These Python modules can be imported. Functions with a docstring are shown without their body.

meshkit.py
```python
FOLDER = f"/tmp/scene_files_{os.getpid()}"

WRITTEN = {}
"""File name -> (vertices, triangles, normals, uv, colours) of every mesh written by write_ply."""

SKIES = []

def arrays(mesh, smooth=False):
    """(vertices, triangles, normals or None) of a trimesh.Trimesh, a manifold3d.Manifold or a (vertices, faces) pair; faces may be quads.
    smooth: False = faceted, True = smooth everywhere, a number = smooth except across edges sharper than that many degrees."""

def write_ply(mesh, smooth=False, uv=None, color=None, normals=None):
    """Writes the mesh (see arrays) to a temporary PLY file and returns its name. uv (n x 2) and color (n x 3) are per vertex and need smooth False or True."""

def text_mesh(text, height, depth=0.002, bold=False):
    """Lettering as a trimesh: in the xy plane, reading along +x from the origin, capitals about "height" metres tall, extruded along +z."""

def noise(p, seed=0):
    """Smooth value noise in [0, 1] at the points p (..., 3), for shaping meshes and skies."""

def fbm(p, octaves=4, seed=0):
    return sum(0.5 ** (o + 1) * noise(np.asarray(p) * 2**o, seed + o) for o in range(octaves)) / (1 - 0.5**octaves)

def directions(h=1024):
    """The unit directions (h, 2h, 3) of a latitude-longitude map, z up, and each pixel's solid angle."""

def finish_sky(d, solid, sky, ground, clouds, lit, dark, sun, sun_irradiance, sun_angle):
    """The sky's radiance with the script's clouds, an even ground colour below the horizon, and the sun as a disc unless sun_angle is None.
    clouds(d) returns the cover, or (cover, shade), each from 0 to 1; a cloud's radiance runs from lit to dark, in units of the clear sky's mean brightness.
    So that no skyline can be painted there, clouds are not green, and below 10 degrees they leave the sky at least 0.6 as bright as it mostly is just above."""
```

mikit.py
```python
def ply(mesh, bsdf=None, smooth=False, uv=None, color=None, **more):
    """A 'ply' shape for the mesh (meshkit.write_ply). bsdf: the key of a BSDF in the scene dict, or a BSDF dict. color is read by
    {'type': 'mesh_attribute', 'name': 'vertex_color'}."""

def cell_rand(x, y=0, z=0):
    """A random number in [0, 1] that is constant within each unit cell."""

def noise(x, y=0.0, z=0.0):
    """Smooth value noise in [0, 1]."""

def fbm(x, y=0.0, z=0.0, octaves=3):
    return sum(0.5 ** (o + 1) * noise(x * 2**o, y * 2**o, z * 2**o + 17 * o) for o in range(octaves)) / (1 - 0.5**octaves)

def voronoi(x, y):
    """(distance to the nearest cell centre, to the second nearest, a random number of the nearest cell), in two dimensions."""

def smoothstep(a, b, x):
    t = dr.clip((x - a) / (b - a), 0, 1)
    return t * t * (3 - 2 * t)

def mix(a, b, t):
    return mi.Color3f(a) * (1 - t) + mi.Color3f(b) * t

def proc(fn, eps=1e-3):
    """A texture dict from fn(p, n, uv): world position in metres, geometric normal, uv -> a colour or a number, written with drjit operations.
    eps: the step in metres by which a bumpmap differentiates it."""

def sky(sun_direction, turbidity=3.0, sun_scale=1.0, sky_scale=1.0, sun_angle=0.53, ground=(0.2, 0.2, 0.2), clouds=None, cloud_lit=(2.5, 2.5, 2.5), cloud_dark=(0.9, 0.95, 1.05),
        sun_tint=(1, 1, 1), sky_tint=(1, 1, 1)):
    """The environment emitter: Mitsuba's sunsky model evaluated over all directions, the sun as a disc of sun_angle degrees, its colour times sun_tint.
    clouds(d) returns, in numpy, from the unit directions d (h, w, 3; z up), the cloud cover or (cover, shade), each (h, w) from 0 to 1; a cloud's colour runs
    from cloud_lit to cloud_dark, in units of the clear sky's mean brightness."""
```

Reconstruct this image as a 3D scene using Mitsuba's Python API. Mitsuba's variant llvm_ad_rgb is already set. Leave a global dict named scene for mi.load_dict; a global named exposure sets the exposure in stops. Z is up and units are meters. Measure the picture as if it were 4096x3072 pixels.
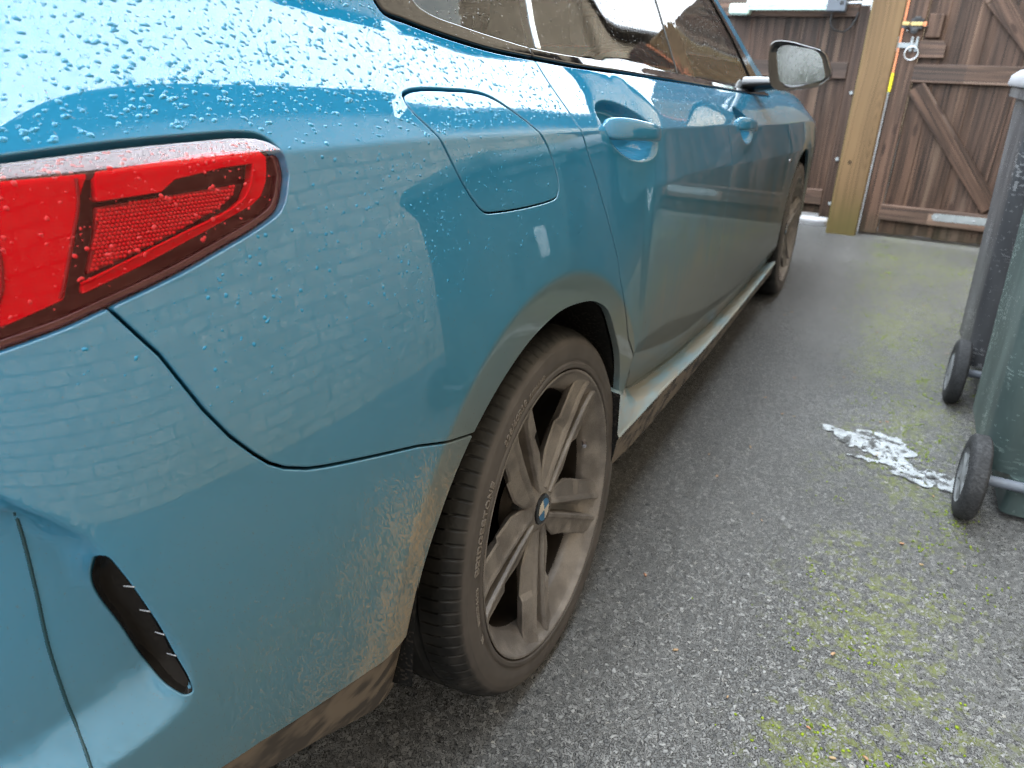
"""A wet blue saloon parked on a tarmac drive, seen along its flank from behind the rear corner; timber gates and two wheelie bins beyond."""
import math
import numpy as np, trimesh, shapely, shapely.affinity
from shapely.geometry import Polygon, LineString, MultiPolygon, Point
from shapely.ops import unary_union
from scipy.interpolate import CubicSpline, PchipInterpolator, RectBivariateSpline
from scipy.spatial import Delaunay
import drjit as dr
import mitsuba as mi
import mikit, meshkit
from mikit import proc, noise, fbm, voronoi, cell_rand, smoothstep, mix

T = mi.ScalarTransform4f
scene, labels = {}, {}
RNG = np.random.default_rng(7)

# ---------------------------------------------------------------- camera, sky, exposure
CAM = np.array([1.275, -.948, 1.004])
YAW, PITCH, ROLL = .467, .422, .032
_f = np.array([-math.sin(YAW) * math.cos(PITCH), math.cos(YAW) * math.cos(PITCH), -math.sin(PITCH)])
_r = np.cross(_f, [0, 0, 1]); _r /= np.linalg.norm(_r); _u = np.cross(_r, _f)
_up = -math.sin(ROLL) * _r + math.cos(ROLL) * _u
scene['camera'] = {'type': 'thinlens', 'fov': 2 * math.degrees(math.atan(2048 / 2900.1)), 'fov_axis': 'x', 'aperture_radius': .0016, 'focus_distance': .80,
                   'near_clip': .01, 'far_clip': 400.0, 'to_world': T().look_at(origin=CAM.tolist(), target=(CAM + _f).tolist(), up=_up.tolist())}

def cloud_cover(d):
    n = meshkit.fbm(d * [2.2, 2.2, 3.5] + 4.0, 4, seed=3)
    return np.ones(d.shape[:2]), np.clip((1 - np.clip(d[..., 2], 0, 1)) * .8 + (n - .5) * .9, 0, 1)
scene['sky'] = mikit.sky((.1, .1, 1.0), turbidity=4, sun_scale=.10, sun_angle=150, clouds=cloud_cover, cloud_lit=(2.60, 2.98, 3.32), cloud_dark=(1.55, 1.72, 1.88), ground=(.1, .1, .1))
exposure = 4.5

# ---------------------------------------------------------------- helpers
def tag(key, label=None, cat=None, group=None, kind=None):
    d = {}
    if label: d['label'] = label
    if cat: d['category'] = cat
    if group: d['group'] = group
    if kind: d['kind'] = kind
    labels[key] = d
    return key
def numbered(key):
    if key not in scene and key not in labels: return key
    k = 1
    while f'{key}_{k:03d}' in scene or f'{key}_{k:03d}' in labels: k += 1
    return f'{key}_{k:03d}'
def add(key, mesh, bsdf, smooth=False, **kw):
    key = numbered(key); scene[key] = mikit.ply(mesh, bsdf, smooth=smooth, **kw); return key
def add_n(key, v, f, n, bsdf):
    """a mesh with its own normals"""
    key = numbered(key)
    path = meshkit.write_ply((np.asarray(v), np.asarray(f)), True, normals=np.asarray(n))
    scene[key] = {'type': 'ply', 'filename': path, 'face_normals': False, 'bsdf': {'type': 'ref', 'id': bsdf}}
    return key
def merge(ms):
    return trimesh.util.concatenate(ms)
def grid_faces(n, m, close_n=False, close_m=False):
    i, j = np.meshgrid(np.arange(n if close_n else n - 1), np.arange(m if close_m else m - 1), indexing='ij')
    i, j = i.ravel(), j.ravel(); i2, j2 = (i + 1) % n, (j + 1) % m
    return np.stack([i * m + j, i2 * m + j, i2 * m + j2, i * m + j2], 1)
def quads(f): return np.vstack([f[:, [0, 1, 2]], f[:, [0, 2, 3]]])
def loft(rings, close=True, caps=False):
    """rings: (n, m, 3)"""
    R = np.asarray(rings, float); n, m = R.shape[:2]
    v = R.reshape(-1, 3); f = quads(grid_faces(n, m, close_m=close))
    if caps:
        c0, c1 = len(v), len(v) + 1
        v = np.vstack([v, R[0].mean(0), R[-1].mean(0)]); j = np.arange(m); j2 = (j + 1) % m
        f = np.vstack([f, np.stack([np.full(m, c0), j, j2], 1), np.stack([np.full(m, c1), (n - 1) * m + j2, (n - 1) * m + j], 1)])
    mesh = trimesh.Trimesh(v, f, process=False)
    if caps and mesh.volume < 0: mesh.invert()
    return mesh
def tube(path, r, sides=8, caps=True):
    p = np.asarray(path, float); t = np.gradient(p, axis=0); t /= np.linalg.norm(t, axis=1, keepdims=True)
    ref = np.eye(3)[np.argmin(np.abs(t[0]))]; a = [np.cross(t[0], ref)]
    for q in t[1:]: a.append(a[-1] - q * (a[-1] @ q)); a[-1] = a[-1] / np.linalg.norm(a[-1])
    a = np.array(a); a /= np.linalg.norm(a, axis=1, keepdims=True); b = np.cross(t, a)
    r = np.broadcast_to(r, (len(p),)); ang = np.arange(sides) * 2 * np.pi / sides
    return loft(p[:, None] + r[:, None, None] * (np.cos(ang)[None, :, None] * a[:, None] + np.sin(ang)[None, :, None] * b[:, None]), True, caps)
def cbox(lo, hi, c=.004):
    """box with chamfered edges"""
    lo, hi = np.array(lo, float), np.array(hi, float); c = min(c, .45 * (hi - lo).min())
    pts = []
    for k in range(3):
        a, b = lo + c, hi - c; a[k], b[k] = lo[k], hi[k]
        pts += [[x, y, z] for x in (a[0], b[0]) for y in (a[1], b[1]) for z in (a[2], b[2])]
    return trimesh.convex.convex_hull(np.array(pts))
def lathe(prof, n=128, axis='x'):
    """profile (offset, radius) turned about the x axis"""
    p = np.asarray(prof, float); a = np.arange(n) * 2 * np.pi / n
    R = np.stack([np.broadcast_to(p[None, :, 0], (n, len(p))), np.cos(a)[:, None] * p[None, :, 1], np.sin(a)[:, None] * p[None, :, 1]], -1)
    return trimesh.Trimesh(R.reshape(-1, 3), quads(grid_faces(n, len(p), close_n=True)), process=False)
def moved(m, t):
    m = m.copy(); m.apply_translation(t); return m
def smooth_line(pts, n=8, closed=False):
    p = np.asarray(pts, float)
    if closed: p = np.vstack([p, p[:1]])
    s = np.concatenate([[0], np.cumsum(np.linalg.norm(np.diff(p, axis=0), axis=1))])
    c = CubicSpline(s, p, bc_type='periodic' if closed else 'natural') if closed else PchipInterpolator(s, p)
    t = np.unique(np.concatenate([np.linspace(a, b, n + 1) for a, b in zip(s[:-1], s[1:])]))
    return c(t)[:-1] if closed else c(t)

# ---------------------------------------------------------------- materials
def rgb(*c): return {'type': 'rgb', 'value': list(c)}
def mat(key, **d): scene[key] = d; return key
def two(key, d): scene[key] = {'type': 'twosided', 'bsdf': d}; return key
def principled(base, rough=.5, metal=0.0, spec=.5, **kw):
    return {'type': 'principled', 'base_color': base if isinstance(base, dict) else rgb(*base), 'roughness': rough, 'metallic': metal, 'specular': spec, **kw}

PAINT = (.024, .355, .545)
def dust_film(p):
    """thin grey road film, thicker low down and on the lip round the rear wheel"""
    y, z = p.y, p.z
    rad = dr.sqrt(dr.square(y + .05) + dr.square(z - .32))
    film = smoothstep(.86, .30, z) * smoothstep(.05, .5, y) * (.42 + .6 * fbm(y * 9, z * 3, 1.0, 3))
    film = film + smoothstep(.62, .40, z) * smoothstep(.1, -.3, y) * (.12 + .25 * fbm(y * 7, z * 7, 2.0, 3))
    film = film + .40 * smoothstep(.415, .398, rad) * smoothstep(.36, .30, y) * smoothstep(.40, .55, z)
    streak = smoothstep(.55, .8, noise(y * 160, z * 12, 3.0)) * smoothstep(.75, .45, z) * smoothstep(.2, .6, y) * .22
    dust = (.14 + .22 * smoothstep(.98, .50, z)) * (.6 + .8 * fbm(y * 5, z * 9, 4.0, 3)) * smoothstep(1.02, .90, z)
    return dr.clip((film * 1.08 + streak) * (.70 + .30 * smoothstep(.27, .40, z)) + dust, 0, .9) * (.65 + .35 * smoothstep(-.78, -.58, y))
def paint_color(p, n, uv):
    return mix(PAINT, (.40, .405, .37), dust_film(p))
def paint_gloss(p, n, uv):
    return 1 - .6 * smoothstep(.12, .65, dust_film(p))
def dirt_weight(p, n, uv):
    """mud splashes thrown back by the rear wheel"""
    y, z = p.y, p.z
    rad = dr.sqrt(dr.square(y + .05) + dr.square(z - .32))
    ang = dr.atan2(z - .32, -(y + .05))
    film = smoothstep(.70, .34, z) * smoothstep(.27, .36, z) * smoothstep(.1, .6, y) * .2
    near = smoothstep(.56, .36, rad) * smoothstep(1.05, .55, ang) * smoothstep(.05, -.12, y) * smoothstep(.70, .60, z)
    wy = y + .012 * fbm(y * 60, z * 60, 7.0, 2)
    fib = .58 * noise(wy * 980 + z * 140, z * 380 - wy * 60, 5.0) + .42 * noise(wy * 1250, z * 1150, 8.0)
    spray = noise(ang * 110, rad * 40, 6.0) * smoothstep(.42, .33, z) * smoothstep(.58, .42, rad)
    clump = fbm(y * 55, z * 30, 9.0, 3)
    back = smoothstep(-.30, -.44, y) * smoothstep(.66, .54, z) * smoothstep(-.72, -.58, y)
    dens = .80 * near * (.30 + clump) + .36 * back * (.3 + clump) + .25 * smoothstep(.50, .36, z) * smoothstep(-.25, -.4, y) * smoothstep(-.75, -.6, y)
    speck = smoothstep(.85 - .50 * dens, .885 - .50 * dens, fib)
    edge = smoothstep(.40, .33, z + .03 * fbm(y * 40, z * 40, 4.0, 2)) * smoothstep(-.2, -.35, y) * .8
    return dr.clip(film + .85 * speck * (.55 + .45 * near) + edge + .7 * smoothstep(.55, .75, spray), 0, .93)
def dirt_color(p, n, uv):
    return mix((.21, .205, .185), (.30, .235, .165), smoothstep(.50, .40, dr.sqrt(dr.square(p.y + .05) + dr.square(p.z - .32))) * smoothstep(.3, .7, noise(p.y * 300, p.z * 300, 1.0)))
two('dirt_mat', {'type': 'diffuse', 'reflectance': proc(dirt_color)})
scene['paint'] = {'type': 'twosided', 'bsdf': {'type': 'blendbsdf', 'weight': proc(dirt_weight),
    'a': {'type': 'plastic', 'diffuse_reflectance': proc(paint_color), 'specular_reflectance': proc(paint_gloss), 'int_ior': 1.75, 'nonlinear': True},
    'b': {'type': 'diffuse', 'reflectance': proc(dirt_color)}}}
two('gloss_black', {'type': 'plastic', 'diffuse_reflectance': rgb(.006, .006, .007), 'int_ior': 1.6})
scene['sill_paint'] = {'type': 'twosided', 'bsdf': {'type': 'plastic', 'diffuse_reflectance': proc(lambda p, n, uv: mix((.22, .31, .345), (.28, .275, .24), smoothstep(.35, .65, fbm(p.y * 6, p.z * 30, p.x * 30, 3)))), 'int_ior': 1.5}}
two('joint_teal', principled((.006, .035, .045), .4))
two('vent_black', {'type': 'plastic', 'diffuse_reflectance': rgb(.016, .014, .0125), 'int_ior': 1.45})
two('fin_grey', principled((.17, .17, .175), .5))
two('rubber', principled((.012, .012, .012), .7, spec=.3))
two('black_void', principled((.006, .006, .006), .9, spec=.1))
scene['privacy_glass'] = {'type': 'thindielectric', 'int_ior': 1.3, 'specular_transmittance': rgb(.04, .042, .045), 'specular_reflectance': rgb(.60, .60, .60)}
scene['clear_glass'] = {'type': 'thindielectric', 'int_ior': 1.55, 'specular_transmittance': rgb(.60, .66, .62), 'specular_reflectance': rgb(.6, .6, .6)}
scene['lens'] = {'type': 'thindielectric', 'int_ior': 1.3, 'specular_transmittance': rgb(.97, .9, .9), 'specular_reflectance': rgb(.85, .40, .40)}
scene['lens_edge'] = {'type': 'thindielectric', 'int_ior': 1.42, 'specular_transmittance': rgb(.97, .9, .9), 'specular_reflectance': rgb(1, .86, .87)}
two('bead_blue', {'type': 'plastic', 'diffuse_reflectance': rgb(.03, .31, .48), 'int_ior': 1.45, 'nonlinear': True})
two('bead_red', {'type': 'plastic', 'diffuse_reflectance': rgb(.40, .012, .014), 'int_ior': 1.4})
two('bead_pale', {'type': 'plastic', 'diffuse_reflectance': rgb(.26, .27, .27), 'int_ior': 1.5})
two('bead_pink', {'type': 'plastic', 'diffuse_reflectance': rgb(.34, .13, .13), 'int_ior': 1.5})
two('bead_dark', {'type': 'plastic', 'diffuse_reflectance': rgb(.07, .064, .058), 'int_ior': 1.5})
scene['water'] = {'type': 'roughdielectric', 'int_ior': 1.33, 'ext_ior': 1.0, 'alpha': .015, 'distribution': 'ggx'}
two('lamp_red', principled((.44, .001, .006), .5, spec=.0))
two('lamp_reflector', principled((.46, .002, .006), .35, spec=.15))
two('lamp_dark', principled((.032, .0015, .002), .4, spec=.08))
two('lamp_deep', principled((.16, .002, .004), .4, spec=.1))
two('lamp_rim', {'type': 'roughplastic', 'diffuse_reflectance': rgb(.035, .002, .004), 'int_ior': 1.5, 'alpha': .03})
def alloy_color(p, n, uv):
    d = fbm(p.y * 22, p.z * 22, p.x * 22, 4)
    return mix((.088, .075, .066), (.160, .139, .122), smoothstep(.3, .7, d)) * (.85 + .3 * noise(p.y * 700, p.z * 700, p.x * 700))
two('alloy', principled(proc(alloy_color), .46, metal=.2, spec=.5))
def tyre_color(p, n, uv):
    y, z = p.y - 2.67 * smoothstep(1.0, 1.1, p.y), p.z - .312
    r = dr.sqrt(y * y + z * z)
    mud = smoothstep(.299, .288, r) * smoothstep(.845, .872, p.x)
    f = fbm(p.y * 30, p.z * 30, p.x * 30, 4)
    base = mix((.004, .0039, .0037), (.013, .0118, .0105), smoothstep(.35, .75, f))
    return mix(base, mix((.040, .0335, .029), (.068, .057, .050), f), dr.clip(mud * 1.0 + .45 * smoothstep(.858, .876, p.x) * f * f * 1.6, 0, 1))
two('tyre', principled(proc(tyre_color), .55, spec=.3))
two('tyre_letter', principled((.125, .105, .088), .6, spec=.4))
def valance_color(p, n, uv):
    f = fbm(p.y * 25, p.z * 60, 1.0, 4)
    return mix((.035, .028, .023), (.105, .082, .062), smoothstep(.35, .68, f))
two('valance', principled(proc(valance_color), .6, spec=.4))
def liner_color(p, n, uv):
    return mix((.004, .004, .004), (.022, .018, .015), smoothstep(.55, .8, noise(p.x * 300, p.y * 300, p.z * 300)))
two('liner', principled(proc(liner_color), .9, spec=.2))
two('chrome', {'type': 'roughconductor', 'material': 'Cr', 'alpha': .08})
two('barrel_dark', principled((.022, .017, .014), .6, spec=.3))
two('disc_steel', principled((.012, .010, .009), .5, metal=.3))
two('interior_dark', principled((.02, .02, .022), .7))
two('interior_beige', principled((.20, .19, .165), .7))
two('mirror_silver', {'type': 'roughconductor', 'material': 'Al', 'alpha': .01})
two('badge_blue', principled((.02, .085, .17), .3))
two('badge_white', principled((.33, .29, .235), .4))

def wood(p, along, across, third, warm):
    board = cell_rand(dr.floor(across * 9.4), dr.floor(third * 3), 5)
    w = across + .012 * fbm(across * 6, along * 1.3, third * 3, 2)
    g = fbm(w * 95, along * 2.2, third * 20, 4)
    fine = noise(w * 420, along * 9, third * 40)
    blot = fbm(across * 5, along * 2.5, board * 9, 3)
    pale = smoothstep(.58, .78, fbm(w * 22, along * .9, board * 17, 3))
    c = mix((.030, .0165, .0105), (.105, .062, .042), smoothstep(.25, .75, g))
    c = mix(c, mi.Color3f(.20, .135, .095), pale * .8)
    c = c * (.58 + .75 * board) * (.75 + .45 * blot) * (.82 + .3 * fine)
    c = c * mi.Color3f(1.05, .97, .92)
    c = mix(c, c * mi.Color3f(.80, .86, .98), cell_rand(dr.floor(across * 9.4), dr.floor(third * 3), 11))
    c = mix(c, mi.Color3f(.030, .032, .014), smoothstep(.30, .0, p.z + .16 * fbm(p.x * 14, p.z * 8, 3.0, 2)) * .55)
    kx, ky = across * 5.0, along * 1.7
    f1, f2, wh = voronoi(kx + 3.1 * board, ky)
    knot = smoothstep(.10, .05, f1 * (1 + .6 * noise(kx * 9, ky * 9))) * dr.select(wh > .30, 1.0, 0.0)
    return mix(c, mi.Color3f(.035, .017, .011), knot * .85)
def wood_v(p, n, uv): return wood(p, p.z, p.x, p.y, 0)
def wood_h(p, n, uv): return wood(p, p.x, p.z, p.y, 0) * 1.18 + mi.Color3f(.016, .014, .013)
def wood_d(p, n, uv):
    a = .61; return wood(p, p.x * a - p.z * .79, p.x * .79 + p.z * a, p.y, 0) * 1.0
for k, fn in (('wood_v', wood_v), ('wood_h', wood_h), ('wood_d', wood_d)):
    two(k, principled(proc(fn), .55, spec=.4))
def post_color(p, n, uv):
    x, z = p.x + .02 * fbm(p.x * 3, p.z * .8, 3.0, 2), p.z
    rings = noise((x - .98) * 90 + 6 * fbm(x * 5, z * 1.6, 8.0, 2), z * 1.2, p.y * 10)
    arch = dr.sqrt(dr.square((p.x - 1.075) * 6) + dr.square((z - .66) * .9))
    cath = .5 + .5 * dr.sin(arch * 95 + 3 * noise(x * 20, z * 6))
    cath = cath * smoothstep(.45, .12, arch) * smoothstep(-.15, .05, z - .45)
    c = mix((.185, .115, .056), (.105, .061, .029), smoothstep(.35, .8, rings) * .7 + .5 * cath)
    c = c * (.8 + .4 * fbm(x * 12, z * 2, 1.0, 3))
    green = smoothstep(.42, .02, z + .12 * fbm(x * 18, z * 6, 2.0, 3)) + .35 * smoothstep(.945, .925, p.x)
    c = mix(c, mi.Color3f(.11, .088, .028), dr.clip(green, 0, .85))
    k = smoothstep(.013, .008, dr.sqrt(dr.square(p.x - .983) + dr.square((z - .458) * .7)))
    return mix(c, mi.Color3f(.05, .028, .012), k)
two('post_timber', principled(proc(post_color), .6, spec=.35))
def galv(p, n, uv): return mix((.26, .28, .29), (.40, .43, .44), fbm(p.x * 60, p.z * 60, p.y * 60, 3))
two('galvanised', principled(proc(galv), .5, metal=.35))
two('bright_steel', principled((.62, .64, .66), .35, metal=.8))
two('black_iron', principled((.03, .03, .032), .5))
two('dark_grey_plastic', principled((.11, .125, .15), .5))
two('white_enamel', principled((.80, .84, .82), .3))
two('pale_green_enamel', principled((.50, .66, .60), .35))
two('orange_tape', principled((.75, .27, .13), .6))
two('yellow_tape', principled((.85, .75, .02), .5))
def bin_tex(base, chalk):
    def fn(p, n, uv):
        s = smoothstep(.62, .72, noise(p.x * 60 + 9 * p.z, p.z * 240, p.y * 60)) * smoothstep(.55, .7, fbm(p.x * 8, p.z * 8, p.y * 8, 2))
        f = fbm(p.x * 9, p.z * 4, p.y * 9, 3)
        sp = smoothstep(.83, .88, noise(p.x * 130, p.y * 130, p.z * 130))
        c = mix(base, tuple(.55 * b + .45 * c for b, c in zip(base, chalk)), smoothstep(.35, .8, f) * .55)
        return mix(c, mi.Color3f(*chalk), dr.clip(s * .55 + sp * .35, 0, .8))
    return fn
two('bin_green', principled(proc(bin_tex((.034, .052, .051), (.16, .20, .19))), .42, spec=.5))
two('bin_grey', principled(proc(bin_tex((.036, .0365, .040), (.20, .20, .205))), .42, spec=.5))
two('bin_lid_grey', principled((.17, .17, .18), .45))
def bin_tyre(p, n, uv): return mix((.014, .014, .015), (.05, .05, .052), noise(p.x * 260, p.y * 260, p.z * 260) * fbm(p.x * 20, p.y * 20, p.z * 20, 2) * 1.3)
two('bin_tyre', principled(proc(bin_tyre), .75, spec=.3))
two('bin_hub', principled((.16, .165, .17), .5))
two('label_white', principled((.62, .64, .64), .5))

def chips(p):
    wx, wy = p.x * 160 + 1.5 * noise(p.x * 230, p.y * 230), p.y * 160 + 1.5 * noise(p.x * 230, p.y * 230, 5.0)
    return voronoi(wx, wy)
def moss_mask(p):
    x, y = p.x, p.y
    band = smoothstep(.16, .02, dr.abs(x - (1.40 + .10 * dr.sin(y * 1.3)))) * .55 + .38 * smoothstep(1.2, 1.5, x) * smoothstep(1.2, 2.6, y)
    band = band * smoothstep(-.5, .3, y) + .35 * smoothstep(.08, .0, dr.abs(x - 1.33)) * smoothstep(.9, .2, y)
    band = band * smoothstep(1.02, 1.2, x)
    f = fbm(x * 6, y * 6, 2.0, 3)
    g = fbm(x * 85, y * 85, 4.0, 2)
    band = band + .25 * smoothstep(1.08, 1.3, x) * smoothstep(1.75, 1.6, x) * smoothstep(-.6, 0, y)
    return smoothstep(.50, .74, g * .80 + f * .46 + band * .24 - .255) * smoothstep(.05, .30, band)
def tarmac_color(p, n, uv):
    f1, f2, w = chips(p)
    tone = (.60 + .62 * w * w + .25 * (w - .5)) * (.8 + .4 * noise(p.x * 330, p.y * 330, 9.0))
    gap = smoothstep(.02, .34, f2 - f1 + .12 * noise(p.x * 260, p.y * 260, 4.0))
    c = mix((.004, .0038, .0036), (.172, .167, .160), gap * tone)
    c = c * (.78 + .40 * fbm(p.x * 2.2, p.y * 2.2, 1.0, 3))
    speck = dr.select((w > .996), .4, 0.0) * gap
    c = mix(c, mi.Color3f(.36, .33, .28), speck)
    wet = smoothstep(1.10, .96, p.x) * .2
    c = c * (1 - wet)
    m = moss_mask(p)
    mc = mix((.075, .082, .020), (.165, .185, .028), noise(p.x * 210, p.y * 210, 3.0))
    far = smoothstep(1.5, 3.6, p.y) * smoothstep(1.0, 1.3, p.x) * (.25 + .5 * fbm(p.x * 5, p.y * 4, 6.0, 3))
    c = mix(c, mi.Color3f(.085, .085, .045), far * .22)
    return mix(c, mc, dr.clip(m * (.10 + .85 * (1 - gap * tone)), 0, .9))
def tarmac_height(p, n, uv):
    f1, f2, w = chips(p)
    return 0.0026 * smoothstep(0, .45, f2 - f1) * (.55 + .6 * w) + .0015 * w
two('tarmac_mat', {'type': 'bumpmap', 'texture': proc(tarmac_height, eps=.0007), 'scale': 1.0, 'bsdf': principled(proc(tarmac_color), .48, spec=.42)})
def spill_color(p, n, uv):
    f1, f2, w = chips(p)
    cov = .92 * smoothstep(.28, .54, fbm(p.x * 48, p.y * 48, 2.0, 3) + .22 * (f2 - f1) - .05)
    return mix((.05, .049, .046), mix((.27, .28, .285), (.48, .50, .51), fbm(p.x * 120, p.y * 120, 1.0, 2)), cov)
two('spill', {'type': 'bumpmap', 'texture': proc(tarmac_height, eps=.0007), 'scale': .7, 'bsdf': principled(proc(spill_color), .45)})
def concrete_color(p, n, uv): return mix((.18, .18, .185), (.38, .38, .39), fbm(p.x * 30, p.y * 30, p.z * 30, 4))
two('concrete', principled(proc(concrete_color), .8))
def brick_cells(u, z):
    row = dr.floor(z / .075); off = .5 * (row - 2 * dr.floor(row / 2))
    cu = u / .225 + off; fu, fz = cu - dr.floor(cu), z / .075 - row
    j = smoothstep(.012, .045, dr.minimum(fu, 1 - fu)) * smoothstep(.03, .09, dr.minimum(fz, 1 - fz))
    return j, cell_rand(dr.floor(cu), row, 2)
def brick_color(p, n, uv):
    u = dr.select(dr.abs(n.x) > .5, p.y, p.x)
    j, w = brick_cells(u, p.z)
    c = mix((.41, .315, .21), (.50, .385, .265), w) * (.88 + .24 * fbm(p.y * 25, p.z * 25, p.x * 25, 3))
    return mix((.23, .18, .125), c, j)
two('brickwork', principled(proc(brick_color), .85, spec=.2))
def tile_color(p, n, uv): return mix((.035, .030, .03), (.085, .07, .065), noise(p.x * 9, p.y * 3.3, p.z * 9) * cell_rand(p.y * 3.3, p.z * 5))
two('roof_tiles', principled(proc(tile_color), .7))
two('fascia_dark', principled((.02, .016, .014), .5))
two('window_frame', principled((.75, .76, .76), .4))
two('house_glass', {'type': 'roughplastic', 'diffuse_reflectance': rgb(.02, .025, .03), 'int_ior': 1.6, 'alpha': .02})
def render_color(p, n, uv): return mix((.40, .38, .34), (.50, .48, .44), fbm(p.x * 3, p.y * 3, p.z * 3, 3))
two('fence_wood', principled(proc(wood_v), .7))
# ---------------------------------------------------------------- car body surface: P(s, z) = outline(s) - inset(s, z) * normal(s)
OUT = np.array([(0,-.986),(.3,-.975),(.48,-.95),(.62,-.91),(.71,-.86),(.775,-.80),(.815,-.74),(.845,-.67),(.862,-.6),(.874,-.52),(.889,-.35),(.897,-.15),(.9,0),(.9,.3),(.894,.6),(.887,1.2),(.886,1.9),(.892,2.4),(.894,2.67),(.885,3.0),(.83,3.3),(.75,3.42),(.6,3.5),(.3,3.54),(0,3.55)])
SK = np.concatenate([[0], np.cumsum(np.hypot(*np.diff(OUT, axis=0).T))]); SK -= SK[12]
SMIN, SMAX = SK[0], SK[-1]
OCS = CubicSpline(SK, OUT)
def sstep(a, b, x):
    t = np.clip((x - a) / (b - a), 0, 1); return t * t * (3 - 2 * t)
def lin(pts):
    a = np.array(pts, float); return PchipInterpolator(a[:, 0], a[:, 1], extrapolate=True)
_zc = lin([(-1.6,.925),(-.75,.926),(-.52,.930),(-.34,.9283),(-.147,.921),(.0,.9150),(.165,.9075),(.377,.8995),(.55,.8906),(.97,.8702),(1.3,.850),(1.9,.82),(2.67,.79),(3.3,.74),(4.4,.70)])
_zl = lin([(-1,.84),(.21,.8075),(.54,.80),(1.05,.7683),(1.96,.711),(3,.66),(4.4,.6)])
_zb = lin([(-1,.52),(.314,.508),(1.02,.394),(1.66,.33),(2.07,.324),(4.4,.3)])
_zs = lin([(-1.6,1.06),(-.5,1.06),(-.28,1.038),(-.1,1.014),(.2,.999),(.8,.969),(1.31,.944),(1.77,.921),(2.2,.90),(2.67,.87),(3.1,.80),(4.4,.72)])
NS, NZ = 1300, 1400
SG = np.linspace(SMIN, SMAX, NS); ZG = np.linspace(.12, 1.45, NZ)
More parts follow.
